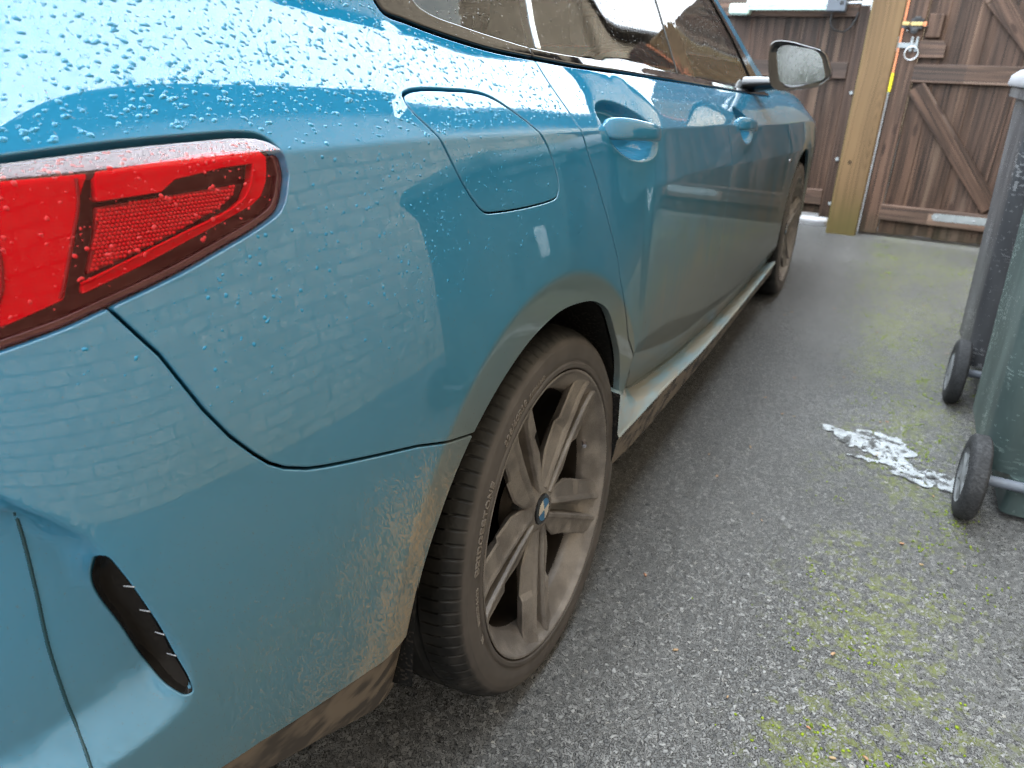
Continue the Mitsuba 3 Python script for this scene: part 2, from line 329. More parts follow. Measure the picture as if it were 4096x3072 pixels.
def slope_rows():
    S = SG[:, None]; Z = ZG[None, :]
    zc, zl, zb, zs = (f(SG)[:, None] for f in (_zc, _zl, _zb, _zs))
    def pw(knots):                      # piecewise linear slope with s dependent knots
        out = np.zeros((NS, NZ)) + knots[0][1]
        for (z0, a), (z1, b) in zip(knots[:-1], knots[1:]):
            t = np.clip((Z - z0) / (z1 - z0 + 1e-9), 0, 1)
            out = out + (b - a) * t
        return out
    A = pw([(.15,-.5),(.30,-.22),(.42,-.08),(.52,0),(.62,.06),(.72,.12),(.82,.17),(zc-.003,.20),(zc+.003,.80),(zc+.05,.85),(zs-.02,.80),(zs+.02,.55),(zs+.06,.5),(1.45,.6)])
    B = pw([(.15,-.35),(zb-.006,-.32),(zb+.006,-.03),(zb+.15,.0),(zl-.004,-.01),(zl+.004,.16),(zc-.003,.16),(zc+.003,.70),(zs-.012,.95),(zs-.006,1.35),(zs+.013,1.35),(zs+.016,.5),(1.45,.6)])
    f = sstep(.52, .66, Z); w = sstep(.305, .345, S) * (1 - f) + sstep(.15, .42, S) * f
    return A * (1 - w) + B * w
def dish(S, Z, c, r, depth, ang=0):
    u = S - c[0]; v = Z - c[1]; ca, sa = np.cos(ang), np.sin(ang)
    q = ((u * ca + v * sa) / r[0]) ** 2 + ((-u * sa + v * ca) / r[1]) ** 2
    return depth * np.where(q < 1, sstep(0, .75, 1 - np.clip(q, 0, 1)), 0)
def inset_table():
    sl = slope_rows(); dz = ZG[1] - ZG[0]
    d = np.cumsum(sl, axis=1) * dz
    k = int((.52 - ZG[0]) / dz); d = d - d[:, k:k + 1]
    S = SG[:, None]; Z = ZG[None, :]
    # arch lips: the band round each opening leans in towards the wheel
    for cx, cz, r, t in ((-.05, .32, .405, .22), (2.64, .32, .40, .16)):
        q = np.hypot(S - cx, Z - cz)
        e = r - q
        d = d + t * .004 * np.logaddexp(0, e / .004) * (q > .2) + np.where(q <= .2, t * (r - .2), 0) * 0
    # corner channel of the rear bumper
    right = PchipInterpolator([.44,.477,.490,.500,.508,.53,.56,.60,.64,.665,.682,.699,.721,.734,.75], [-.80,-.745,-.700,-.678,-.670,-.668,-.672,-.683,-.697,-.706,-.713,-.725,-.747,-.76,-.80])(np.clip(ZG, .44, .75))[None, :]
    dr = right - S
    bot = .477 + (S + .74) * (.5 - .477) / .07
    ch = .030 * sstep(0, .030, dr) * sstep(-.004, .050, Z - bot) * (Z < .76)
    d = d + ch
    P_ = np.stack(np.broadcast_arrays(S * 8.0, Z * 8.0, 0 * S + 0 * Z + 3.3), -1)
    d = d + .0011 * (meshkit.fbm(P_, 2, seed=4) - .5) * sstep(.30, -.1, S) * sstep(.93, .86, Z)      # slight waviness of pressed steel
    for c, r, dp, a in DISHES:
        d = d + dish(S, Z, c, r, dp, a)
    return d
DISHES = [((.268, .8985), (.102, .044), .034, -.26), ((1.245, .851), (.108, .046), .034, -.22)]
DSP = RectBivariateSpline(SG, ZG, inset_table(), kx=3, ky=3)
def surf(s, z, off=0.0):
    """points of the body side at (s, z), moved outwards by off"""
    s = np.asarray(s, float); z = np.asarray(z, float)
    o = OCS(s); t = OCS(s, 1); n = np.stack([t[..., 1], -t[..., 0]], -1); n /= np.linalg.norm(n, axis=-1, keepdims=True)
    d = DSP.ev(s, np.clip(z, ZG[0], ZG[-1]))
    p = np.empty(s.shape + (3,)); p[..., :2] = o - n * d[..., None]; p[..., 2] = z
    if np.any(off):
        p = p + surf_n(s, z) * np.asarray(off)[..., None]
    return p
def surf_n(s, z, h=.0015):
    a = surf(s + h, z) - surf(s - h, z); b = surf(s, z + h) - surf(s, z - h)
    n = np.cross(a, b); return n / np.linalg.norm(n, axis=-1, keepdims=True)
# ---------------------------------------------------------------- panels cut out of the body side
def outer(s2, z2, nh=.0015):
    return surf(s2, z2), surf_n(s2, z2, nh)
def ring_pts(ring, h):
    r = shapely.segmentize(LineString(ring.coords), h)
    return np.array(r.coords)[:-1, :2]
def polys(g): return [g] if isinstance(g, Polygon) else [q for q in getattr(g, 'geoms', []) if isinstance(q, Polygon)]
def panel_mesh(poly, h=.009, r=.0018, depth=.012, off=0.0, rows=True, nh=.0015):
    """(v, f, n): the body surface inside poly, edges rolled over"""
    V, F, N = [], [], []; base = 0
    for core in polys(poly.buffer(-r, join_style='round') if r else poly):
        if core.area < 1e-6: continue
        rings = [ring_pts(q, h * .6) for q in [core.exterior, *core.interiors]]
        x0, z0, x1, z1 = core.bounds
        g = np.stack(np.meshgrid(np.arange(x0, x1, h), np.arange(z0, z1, h), indexing='ij'), -1).reshape(-1, 2)
        g = g + (np.arange(len(g)) % 2)[:, None] * [0, .13 * h]
        inner = core.buffer(-.42 * h)
        g = g[shapely.contains_xy(inner, g[:, 0], g[:, 1])]
        if rows:
            for fn, offs in ((_zc, (-.0055, -.0035, -.0015, .0015, .0035, .0055)), (_zl, (-.005, 0, .005)), (_zb, (-.008, -.003, .003, .008))):
                d = np.abs(g[:, 1] - fn(g[:, 0])); g = g[d > max(.0075, .75 * h)]
                s = np.arange(x0, x1, h * .8)
                q = np.concatenate([np.stack([s, fn(s) + o], 1) for o in offs])
                g = np.vstack([g, q[shapely.contains_xy(core.buffer(-.0012), q[:, 0], q[:, 1])]])
            for c_, r_, dp_, an_ in DISHES:
                if x0 < c_[0] < x1:
                    ca, sa = math.cos(an_), math.sin(an_)
                    loc = lambda q: np.hypot(((q[:, 0] - c_[0]) * ca + (q[:, 1] - c_[1]) * sa) / r_[0], (-(q[:, 0] - c_[0]) * sa + (q[:, 1] - c_[1]) * ca) / r_[1])
                    g = g[loc(g) > 1.08]
                    for k_, m_ in ((1.06, 150), (1.02, 150), (1.0, 150), (.98, 150), (.95, 140), (.91, 130), (.86, 120), (.80, 110), (.73, 100), (.66, 90), (.58, 80), (.5, 60), (.4, 50), (.28, 36), (.15, 20), (.03, 5)):
                        a = np.linspace(0, 2 * np.pi, m_, endpoint=False) + k_; u_, v_ = r_[0] * k_ * np.cos(a), r_[1] * k_ * np.sin(a)
                        q = np.stack([c_[0] + u_ * ca - v_ * sa, c_[1] + u_ * sa + v_ * ca], 1); g = np.vstack([g, q[shapely.contains_xy(core.buffer(-.001), q[:, 0], q[:, 1])]])
        P = np.vstack(rings + [g]); tri = Delaunay(P).simplices
        a, b, c = P[tri[:, 0]], P[tri[:, 1]], P[tri[:, 2]]
        area = (b[:, 0] - a[:, 0]) * (c[:, 1] - a[:, 1]) - (b[:, 1] - a[:, 1]) * (c[:, 0] - a[:, 0])
        tri[area < 0] = tri[area < 0][:, ::-1]
        m = (a + b + c) / 3
        tri = tri[shapely.contains_xy(core, m[:, 0], m[:, 1]) & (np.abs(area) > 1e-11)]
        if callable(off):
            S_ = lambda a_, b_: surf(a_, b_, off(a_, b_))
            p3 = S_(P[:, 0], P[:, 1]); e_ = .0012
            n3 = np.cross(S_(P[:, 0] + e_, P[:, 1]) - S_(P[:, 0] - e_, P[:, 1]), S_(P[:, 0], P[:, 1] + e_) - S_(P[:, 0], P[:, 1] - e_)); n3 /= np.linalg.norm(n3, axis=1, keepdims=True)
            V.append(p3)
        else:
            p3, n3 = outer(P[:, 0], P[:, 1], nh); V.append(p3 + n3 * off)
        N.append(n3); F.append(tri + base); base += len(P)
        if depth:
            for q, ringg in zip(rings, [core.exterior, *core.interiors]):
                ccw = ringg.is_ccw
                t = np.roll(q, -1, 0) - np.roll(q, 1, 0); t /= np.linalg.norm(t, axis=1, keepdims=True) + 1e-12
                o = np.stack([t[:, 1], -t[:, 0]], 1) * (1 if ccw else -1) * 1.0
                if ringg is not core.exterior: o = np.stack([t[:, 1], -t[:, 0]], 1) * (-1 if not ccw else 1); 
                # outward = away from the material: test it
                tst = q + o * .0008
                inside = shapely.contains_xy(core, tst[:, 0], tst[:, 1])
                if inside.mean() > .5: o = -o
                fl = 1 if ((t[:, 0] * o[:, 1] - t[:, 1] * o[:, 0]).mean() < 0) else -1      # material on the left
                p0, n0 = outer(q[:, 0], q[:, 1])
                e = .0012
                T3 = surf(q[:, 0] + o[:, 0] * e, q[:, 1] + o[:, 1] * e) - surf(q[:, 0], q[:, 1]); T3 /= np.linalg.norm(T3, axis=1, keepdims=True)
                L, LN = [], []
                for ph in np.radians([0, 22, 45, 68, 90]):
                    L.append(p0 + T3 * (r * math.sin(ph)) - n0 * (r * (1 - math.cos(ph)) - off)); LN.append(n0 * math.cos(ph) + T3 * math.sin(ph))
                L.append(L[-1] - n0 * depth); LN.append(T3)
                k, m_ = len(L), len(q)
                f = quads(grid_faces(k, m_, close_m=True))
                if fl < 0: f = f[:, ::-1]
                V.append(np.concatenate(L)); N.append(np.concatenate(LN)); F.append(f + base); base += k * m_
    return np.vstack(V), np.vstack(F), np.vstack(N)
def panel(key, poly, bsdf, mirror=None, **kw):
    v, f, n = panel_mesh(poly, **kw)
    k = add_n(key, v, f, n, bsdf)
    if mirror:
        m = numbered(mirror); scene[m] = {**scene[k], 'to_world': T().scale([-1, 1, 1])}
    return k

# ---------------------------------------------------------------- the lines of the car side, as (s, z)
ztop = lin([(-1.6,1.07),(-.95,1.08),(-.6,1.10),(-.35,1.16),(0,1.285),(.5,1.365),(1.0,1.375),(1.45,1.32),(1.8,1.16),(2.05,1.0),(2.2,.94),(2.67,.90),(3.1,.83),(3.6,.72),(4.4,.66)])
sg = np.arange(SMIN + .001, SMAX, .02)
zlow = lin([(-1.6,.30),(-.9,.33),(-.40,.27),(.3,.27),(4.4,.25)])
region = Polygon(np.vstack([np.stack([sg, zlow(sg)], 1), np.stack([sg, ztop(sg)], 1)[::-1]])).buffer(0)
ARCH = smooth_line([(-.395,.20),(-.3953,.2626),(-.3915,.32),(-.3783,.4176),(-.3270,.5113),(-.2612,.5759),(-.1684,.6296),(-.0903,.6573),(-.0115,.6692),(.0790,.6592),(.1569,.6275),(.2163,.5637),(.2616,.4943),(.2841,.4324),(.300,.36),(.31,.20)], 6)
ARCH2 = np.array([(2.64 + .36 * math.cos(a), .31 + .365 * math.sin(a)) for a in np.radians(np.arange(-30, 211, 5))])
arch_r, arch_f = Polygon(ARCH), Polygon(ARCH2)
LAMP = Polygon(smooth_line([(-1.3,.905),(-1.0,.921),(-.82,.9305),(-.7148,.9362),(-.6696,.9395),(-.6260,.9418),(-.5782,.9431),(-.5382,.9435),(-.5162,.9420),(-.5065,.9390),(-.4993,.9323),(-.4958,.9226),(-.4958,.9131),(-.4994,.9038),(-.5047,.8936),(-.5132,.8850),(-.5256,.8795),(-.5787,.8634),(-.6066,.8555),(-.6654,.8417),(-.7000,.8332),(-.7384,.8258),(-.80,.815),(-1.0,.81),(-1.3,.83)], 5)).buffer(0)
SEAM = [(-.6650,.838),(-.6403,.8014),(-.6171,.7512),(-.6008,.7233),(-.5841,.7015),(-.5718,.6878),(-.5580,.6773),(-.5348,.6660),(-.515,.6595),(-.4975,.6545),(-.3882,.6239),(-.25,.574)]
RGAP = [(.066,1.06),(.0655,1.0177),(.0655,1.003),(.0690,.9626),(.0735,.9400),(.0760,.9151),(.0850,.8960),(.0936,.8797),(.1110,.8497),(.1890,.7088),(.2010,.6691),(.2747,.5376),(.345,.455),(.395,.415),(.405,.405),(.42,.38),(.44,.362),(.47,.351),(.55,.337),(.76,.300),(1.17,.262),(1.46,.24),(1.8,.222),(2.3,.21)]
DOORLOW = [(.47,.351),(.55,.337),(.76,.305),(1.17,.272),(1.46,.25),(1.8,.235),(2.35,.23)]
FGAP = [(.947,1.02),(.950,.9740),(.958,.9538),(.9702,.9131),(.990,.8718),(1.026,.8135),(1.045,.7698),(1.05,.6948),(1.036,.60),(1.030,.5328),(1.033,.4023),(1.035,.20)]
NGAP = [(2.02,1.0),(2.06,.90),(2.10,.75),(2.11,.6),(2.09,.45),(2.06,.2)]
FUEL = Polygon(smooth_line([(-.3022,.9650),(-.2936,.9690),(-.2769,.9711),(-.2148,.9700),(-.1502,.9656),(-.1232,.9590),(-.0998,.9473),(-.0564,.9170),(-.0378,.8965),(-.0240,.8678),(-.0198,.8475),(-.0256,.8364),(-.0402,.8325),(-.0751,.8321),(-.2014,.8393),(-.2177,.8425),(-.2320,.8524),(-.2687,.9020),(-.2937,.9402),(-.3040,.9580)], 4, True)).buffer(0)
VENT = Polygon(smooth_line([(-.7204,.6330),(-.7195,.6459),(-.7170,.6592),(-.7135,.6672),(-.7092,.6665),(-.7054,.6604),(-.6987,.6403),(-.6921,.6150),(-.6852,.5859),(-.6798,.5577),(-.6745,.5346),(-.6719,.5193),(-.6729,.5137),(-.6779,.5134),(-.6825,.5170),(-.6878,.5225),(-.6930,.5325),(-.7003,.5550),(-.7085,.5870),(-.7170,.6140)], 3, True)).buffer(0)
BLK = [(-1.8,.40),(-1.2,.42),(-.85,.415),(-.6645,.4058),(-.6219,.4040),(-.5444,.3890),(-.4759,.3746),(-.4103,.3552),(-.36,.35)]
TRIM = np.array(smooth_line([(-.258,1.13),(-.2565,1.09),(-.2544,1.0554),(-.2492,1.0456),(-.2191,1.0391),(-.1624,1.0284),(-.0465,1.0133),(.0588,1.0058),(.2232,.9952),(.8055,.9665),(1.3535,.9388),(1.8147,.9151),(2.05,.905)], 5))
GLOW = np.array(smooth_line([(-.200,1.13),(-.195,1.09),(-.1879,1.0640),(-.1788,1.0539),(-.1016,1.0388),(-.0321,1.0298),(.0684,1.0192),(.2785,1.0080),(.4250,1.0015),(.7612,.9870),(1.0289,.9734),(1.4523,.9455),(1.76,.932)], 5))
def line(p, w=.0013): return LineString(p).buffer(w, cap_style='flat', join_style='round')
roof_rail = np.stack([sg, ztop(sg) - .035], 1); roof_rail = roof_rail[(sg > -.12) & (sg < 1.62)]
green = Polygon(np.vstack([TRIM, [(1.98, .965), (1.80, 1.10)], roof_rail[::-1], [(-.19, 1.185)]])).buffer(0)        # side window opening, trim included
glass = Polygon(np.vstack([GLOW, [(1.86, .95), (1.76, 1.08)], (roof_rail - [0, .02])[::-1], [(-.17, 1.15)]])).buffer(0)
gaps = unary_union([line(SEAM), line(RGAP), line(FGAP), line(NGAP), line(BLK), line(DOORLOW, .002)])
lamp_gap = unary_union([LAMP.buffer(.0010), shapely.affinity.translate(LAMP, 0, .0028)])
sheet = region.difference(unary_union([arch_r.buffer(0), arch_f, lamp_gap, FUEL.buffer(.0008), VENT, green.buffer(.0030), gaps]))
parts = polys(sheet)
def piece(s, z):
    for q in parts:
        if q.contains(Point(s, z)): return q
    raise ValueError((s, z))
def below(q, fn_pts):        # the part of q above a line
    a = np.array(fn_pts); return q

# ---------------------------------------------------------------- the car
CAR = 'car'
tag(CAR, 'metallic blue four-door car, wet with rain drops and splashed with mud, parked on the tarmac', 'car')
K = CAR + '__'
qp = piece(-.45, .75); qp = qp.difference(Polygon([(.26,.2),(.26,.428),(.31,.427),(.408,.405),(.50,.2)]).buffer(0).union(line([(.2,.4335),(.2841,.4315),(.31,.4295),(.41,.403)], .0015)))
qp = max(polys(qp), key=lambda g: g.area)
panel(K + 'quarter_panel', qp, 'paint', K + 'quarter_panel', h=.0075)
bump = piece(-.55, .5)
panel(K + 'rear_bumper', bump, 'paint', K + 'rear_bumper', h=.0042)
val = Polygon(np.vstack([np.array(BLK) - [0, .0025], [(-.3915,.30),(-.396,.262),(-.41,.256),(-.5431,.325),(-.6519,.365),(-.85,.36),(-1.4,.34),(-1.8,.34)]])).buffer(0).difference(arch_r.buffer(.001))
val = max(polys(val), key=lambda g: g.area)
panel(K + 'bumper_valance', val, 'valance', K + 'bumper_valance', h=.012, off=-.004)
panel(K + 'rear_door', piece(.7, .7), 'paint', K + 'rear_door', h=.0065)
panel(K + 'front_door', piece(1.5, .6), 'paint', K + 'front_door', h=.009)
panel(K + 'front_wing', piece(2.3, .8), 'paint', K + 'front_wing', h=.018)
panel(K + 'fuel_flap', FUEL.buffer(-.0008), 'paint', h=.006, r=.0018)
labels[K + 'fuel_flap'] = {'label': 'rounded fuel filler flap in the rear quarter'}
# window surround, glass
B1 = np.array([(.842,.90),(.842,.985),(.858,1.06),(.878,1.133),(.93,1.4)]); B2 = np.array([(1.035,.90),(1.0094,.9765),(1.000,1.0367),(.986,1.143),(.97,1.4)])
pillar = Polygon(np.vstack([B1, B2[::-1]])).intersection(glass.buffer(.001))
trim = green.difference(glass.buffer(.0004)).buffer(0)
trim = max(polys(trim.difference(line([(.062,.99),(.066,1.03)], .0012))), key=lambda g: g.area) if False else trim
tl = line([(.060,.985),(.064,1.0215)], .0011)
for i, q in enumerate(sorted(polys(trim.difference(tl)), key=lambda g: g.bounds[0])):
    if q.area > 2e-4: panel(K + 'window_trim', q, 'gloss_black', K + 'window_trim', h=.008, r=.003, off=.002)
QP = line([(.1005,1.0145),(.114,1.05),(.132,1.0824),(.20,1.32)], .006)
rear_glass = glass.difference(pillar.buffer(.0)).difference(QP)
for q in sorted(polys(rear_glass), key=lambda g: g.bounds[0]):
    if q.area > 5e-3:
        front = q.centroid.x > 1.0
        panel(K + ('front_window' if front else 'rear_window'), q, 'clear_glass' if front else 'privacy_glass', K + ('front_window' if front else 'rear_window'), h=.006, r=0, depth=0, nh=.012, off=-.003)
panel(K + 'window_divider', QP.intersection(glass), 'bright_steel', h=.005, r=.002, off=.0)
for q in polys(pillar):
    if q.area > 1e-3: panel(K + 'door_pillar', q, 'gloss_black', K + 'door_pillar', h=.012, r=.002, off=-.0005)
# dark shell behind the gaps
shell = region.buffer(-.002).difference(unary_union([arch_r.buffer(.012), arch_f.buffer(.012), green.buffer(-.012), VENT.buffer(.004)]))
for q in polys(shell):
    if q.area > .01: panel(K + 'inner_shell', q, 'black_void', h=.03, r=0, depth=0, off=-.032, rows=False)

# upper body, lofted from side to side
def upper(key, s0, s1, bsdf, crown, n=24):
    s = np.linspace(s0, s1, max(6, int((s1 - s0) / .03))); e = surf(s, ztop(s) - .001)
    t = np.linspace(-1, 1, n)
    R = np.stack([e[:, None, 0] * t[None], np.repeat(e[:, None, 1], n, 1), e[:, None, 2] + crown * (1 - np.abs(t[None]) ** 2.4) * np.ones((len(s), 1))], -1)
    add(K + key, loft(R, close=False), bsdf, smooth=True)
upper('boot_lid', SMIN + .002, -.60, 'paint', .02)
upper('rear_screen', -.60, .02, 'privacy_glass', .035)
upper('roof', .02, 1.42, 'paint', .045)
upper('windscreen', 1.42, 2.04, 'clear_glass', .06)
upper('bonnet', 2.04, SMAX - .002, 'paint', .05)
sN = np.linspace(SMIN + .002, SMAX - .002, 200)
e = surf(sN, np.full_like(sN, .26), -.05)
add(K + 'floor', loft(np.stack([e * [-1, 1, 1], e], 1), close=False), 'black_void')
# cabin
seat = []
for sx in (-.36, .36):
    for y0, zz in ((1.05, .0), (.20, .0)):
        b = trimesh.convex.convex_hull(np.vstack([[[sx + a, y0 + .10 + q, z] for a in (-.23, .23) for q in (-.06, .06)] for z in (.55,)] + [[[sx + a, y0 - .10 + q, 1.0] for a in (-.17, .17) for q in (-.05, .05)]]))
        hd = trimesh.convex.convex_hull(np.array([[sx + a, y0 - .12 + q, z] for a, z in ((-.12, 1.04), (.12, 1.04), (-.1, 1.2), (.1, 1.2)) for q in (-.04, .05)]))
        add(K + 'seat', merge([b, hd, cbox([sx - .24, y0, .40], [sx + .24, y0 + .5, .56], .04)]), 'interior_dark', smooth=40)
add(K + 'dashboard', merge([cbox([-.72, 1.62, .70], [.72, 2.0, .93], .05)]), 'interior_dark', smooth=40)
ring = np.stack([.36 + .18 * np.cos(np.linspace(0, 2 * np.pi, 33)), 1.52 + .05 * np.sin(np.linspace(0, 2 * np.pi, 33)), .88 + .17 * np.sin(np.linspace(0, 2 * np.pi, 33))], 1)
add(K + 'steering_wheel', tube(ring, .014, 8, False), 'interior_dark', smooth=True)

# corner vent
v, f, n = panel_mesh(VENT.buffer(.0005), h=.004, r=0, depth=0, off=-.0100, rows=False); add_n(K + 'bumper_vent', v, f, n, 'vent_black')
labels[K + 'bumper_vent'] = {'label': 'slim black vent in the bumper corner'}
slot = Polygon([(-.706,.650),(-.7035,.6614),(-.6990,.6450),(-.6930,.6200),(-.6860,.5900),(-.6800,.5610),(-.6752,.5390),(-.6735,.5260),(-.6775,.5290),(-.6850,.5480),(-.6930,.5800),(-.7000,.6120)]).intersection(VENT.buffer(-.0012))
v, f, n = panel_mesh(slot, h=.004, r=0, depth=0, off=-.0094, rows=False); add_n(K + 'bumper_vent__opening', v, f, n, 'black_void')
vb = np.array(shapely.segmentize(VENT.buffer(-.0007).exterior, .004).coords)[:-1]
add(K + 'bumper_vent__rim', loft([surf(vb[:, 0], vb[:, 1], -.0006), surf(vb[:, 0], vb[:, 1], -.0105)]), 'vent_black', smooth=True)
for (a, za), (b, zb2) in zip([(-.7035,.6334),(-.6962,.6055),(-.6890,.5787),(-.6838,.5530)], [(-.6960,.6350),(-.6895,.6080),(-.6828,.5805),(-.6775,.5550)]):
    add(K + 'bumper_vent__fin', tube(np.array([surf(np.array(a), np.array(za), -.0020), surf(np.array(b), np.array(zb2), .0002)]), [.0005, .0008], 6), 'fin_grey', smooth=True)
# seam lines of the bumper corner, thin dark beads
for g in ([(-.7556,.7249),(-.7571,.7104),(-.7565,.6858),(-.7578,.6403),(-.7604,.5855),(-.7592,.5295),(-.7541,.4847),(-.752,.45)],):
    p = smooth_line(g[1:], 8); add(K + 'bumper_joint', tube(surf(p[:, 0], p[:, 1], .0002), .0013, 6), 'joint_teal', smooth=True)

# tail lamp
L = K + 'tail_lamp'
def flat(key, poly, bsdf, off, h=.004, depth=.002, r=.0008):
    v, f, n = panel_mesh(poly, h=h, r=r, depth=depth, off=off, rows=True); return add_n(key, v, f, n, bsdf)
flat(L, LAMP.buffer(-.0015), 'lamp_dark', -.014, h=.008, depth=0, r=0)
labels[L] = {'label': 'red tail lamp wrapping round the rear corner'}
ltop = lin([(-1.3,.905),(-1.0,.921),(-.82,.9305),(-.7148,.9362),(-.6260,.9418),(-.55,.9432),(-.49,.944)])
def lens_off(s, z):
    q = np.maximum(0, z - _zc(s)); return .0020 - .38 * q
ccut = Polygon(np.vstack([np.stack([np.arange(-1.5, -.4, .01), _zc(np.arange(-1.5, -.4, .01)) - .0012], 1), [(-.4, 1.1), (-1.5, 1.1)]]))
lq = LAMP.buffer(-.0004)
flat(L + '__lens', lq.difference(ccut), 'lens', lens_off, h=.005, depth=0, r=0)
flat(L + '__lens_edge', lq.intersection(ccut), 'lens_edge', lens_off, h=.003, depth=0, r=0)
flat(L + '__rim', LAMP.buffer(-.0002).difference(LAMP.buffer(-.0055)).difference(Polygon([(-1.6,1),(-1.6,.87),(-.9,.89),(-.70,.905),(-.6,.925),(-.52,.936),(-.50,.93),(-.49,1)])), 'lamp_rim', -.0075, h=.004, depth=.012, r=.0015)
RED_L = Polygon([(-1.3,.918),(-.9,.920),(-.7168,.9290),(-.6560,.9300),(-.6570,.9255),(-.6635,.9155),(-.6761,.8861),(-.6930,.8507),(-.7295,.8405),(-.80,.832),(-1.3,.835)])
RED_C = Polygon([(-.6501,.9300),(-.5608,.9360),(-.5142,.9345),(-.5102,.9276),(-.5128,.9171),(-.5160,.9087),(-.5238,.8987),(-.5337,.8934),(-.5880,.8777),(-.6366,.8638),(-.6816,.8521),(-.6780,.8586),(-.6346,.8709),(-.5989,.8803),(-.5526,.8926),(-.5404,.8985),(-.5302,.9102),(-.5248,.9235),(-.5501,.9230),(-.5936,.9184),(-.6069,.9110),(-.6551,.9093)])
REFL = Polygon([(-.6551,.9061),(-.6023,.9081),(-.5437,.9098),(-.5435,.9073),(-.5490,.9006),(-.5638,.8940),(-.6079,.8807),(-.6383,.8724),(-.6736,.8640),(-.6610,.8889)])
flat(L + '__lamp_segment', RED_L, 'lamp_red', -.006, depth=.007)
flat(L + '__lamp_segment_001', RED_C, 'lamp_red', -.0045, depth=.008)
for g in ([(-.755,.845),(-.736,.851),(-.7265,.866),(-.7235,.886),(-.727,.899),(-.738,.906),(-.76,.908)], [(-.6640,.926),(-.6655,.915),(-.6780,.886),(-.6945,.852)]):
    g = smooth_line(g, 6); add(L + '__lamp_divider', tube(surf(g[:, 0], g[:, 1], -.0055), .0011, 6), 'lamp_deep', smooth=True)
rim_line = smooth_line([(-.6800,.8590),(-.6346,.8715),(-.5989,.8810),(-.5526,.8932),(-.5404,.8992),(-.5305,.9105),(-.5252,.9235)], 5)
add(L + '__light_guide', tube(surf(rim_line[:, 0], rim_line[:, 1], -.0035), .0011, 6), 'lamp_red', smooth=True)
flat(L + '__reflector_base', REFL, 'lamp_deep', -.008, depth=.005)
hx = [(i * .0031 + (j % 2) * .00155, j * .0026) for i in range(-5, 60) for j in range(0, 30)]
hx = np.array(hx) + [-.70, .862]; hx = hx[shapely.contains_xy(REFL.buffer(-.0008), hx[:, 0], hx[:, 1])]
ico = trimesh.creation.icosphere(subdivisions=1, radius=.00135)
hp = surf(hx[:, 0], hx[:, 1], -.0075)
vv = (ico.vertices[None] + hp[:, None]).reshape(-1, 3); ff = (ico.faces[None] + (np.arange(len(hp)) * len(ico.vertices))[:, None, None]).reshape(-1, 3)
add(L + '__reflector', trimesh.Trimesh(vv, ff, process=False), 'lamp_reflector', smooth=True)
labels[L + '__reflector'] = {'label': 'red reflector of small round beads', 'kind': 'stuff'}

# door handles: straps bridging the recesses
for (sa, za), (sb, zb3), k in (((.176, .9095), (.366, .8875), 1.0), ((1.145, .864), (1.345, .840), .98)):
    A_, B_ = surf(np.array(sa), np.array(za)), surf(np.array(sb), np.array(zb3)); u = np.linspace(-1, 1, 33)
    t_ = (u + 1) / 2; ax = (B_ - A_) / np.linalg.norm(B_ - A_); out = np.array([.99, 0, .10]); out -= ax * (out @ ax); out /= np.linalg.norm(out); upv = np.cross(ax, out); upv *= np.sign(upv[2])
    hw = .0128 * np.clip(1 - np.abs(u) ** 8, .01, 1) ** .4 * (1.22 - .26 * u) * k
    th = .0095 * np.clip(1 - np.abs(u) ** 8, .01, 1) ** .4
    bl = -.004 + .023 * (1 - np.abs(u) ** 2.6)
    a = np.linspace(0, 2 * np.pi, 24, endpoint=False)
    sq = lambda c_, e_: np.sign(c_) * np.abs(c_) ** e_
    R = [A_ + (B_ - A_) * t_[i] + out * (bl[i] + th[i] * sq(np.cos(a), .6))[:, None] + upv * (hw[i] * sq(np.sin(a), .7))[:, None] for i in range(33)]
    add(K + 'door_handle', loft(R, True, True), 'paint', smooth=60)
# sill
ss_ = np.linspace(.268, 2.28, 60)
si_z = lin([(.26,.425),(.33,.415),(.42,.372),(.55,.330),(.76,.295),(1.17,.265),(1.8,.232),(2.4,.22)])
so_z = lin([(.24,.335),(.44,.318),(.713,.292),(1.047,.258),(1.724,.236),(2.3,.24)])
sb_z = lin([(.26,.266),(.417,.243),(.593,.224),(.855,.207),(1.147,.190),(1.6,.185),(2.3,.185)])
lean = lin([(.26,.004),(.36,.030),(.5,.062),(.8,.07),(2.4,.07)])
R = []
for s_ in ss_:
    o = OCS(s_); t = OCS(s_, 1); n2 = np.array([t[1], -t[0]]); n2 /= np.linalg.norm(n2)
    zi, zo, zb_ = float(si_z(s_)), float(so_z(s_)), float(sb_z(s_)); l = float(lean(s_))
    prof = [(l + .03, zi + .004), (l, zi), (.004, zo + .006), (.0, zo), (.0035, zo - .007), (.012, zb_ + .002), (.018, zb_ - .004), (.10, zb_ - .012)]
    R.append([[o[0] - n2[0] * d_, o[1] - n2[1] * d_, z_] for d_, z_ in prof])
R = np.array(R)
add(K + 'side_sill', loft(R[:, :5], close=False), 'sill_paint', smooth=50)
add(K + 'sill_strip', loft(R[:, 4:], close=False), 'valance', smooth=40)
add(K + 'side_sill', trimesh.Trimesh(np.vstack([R[0], R[0].mean(0) - [.02, 0, 0]]), [[i, i + 1, 8] for i in range(7)], process=False), 'liner')

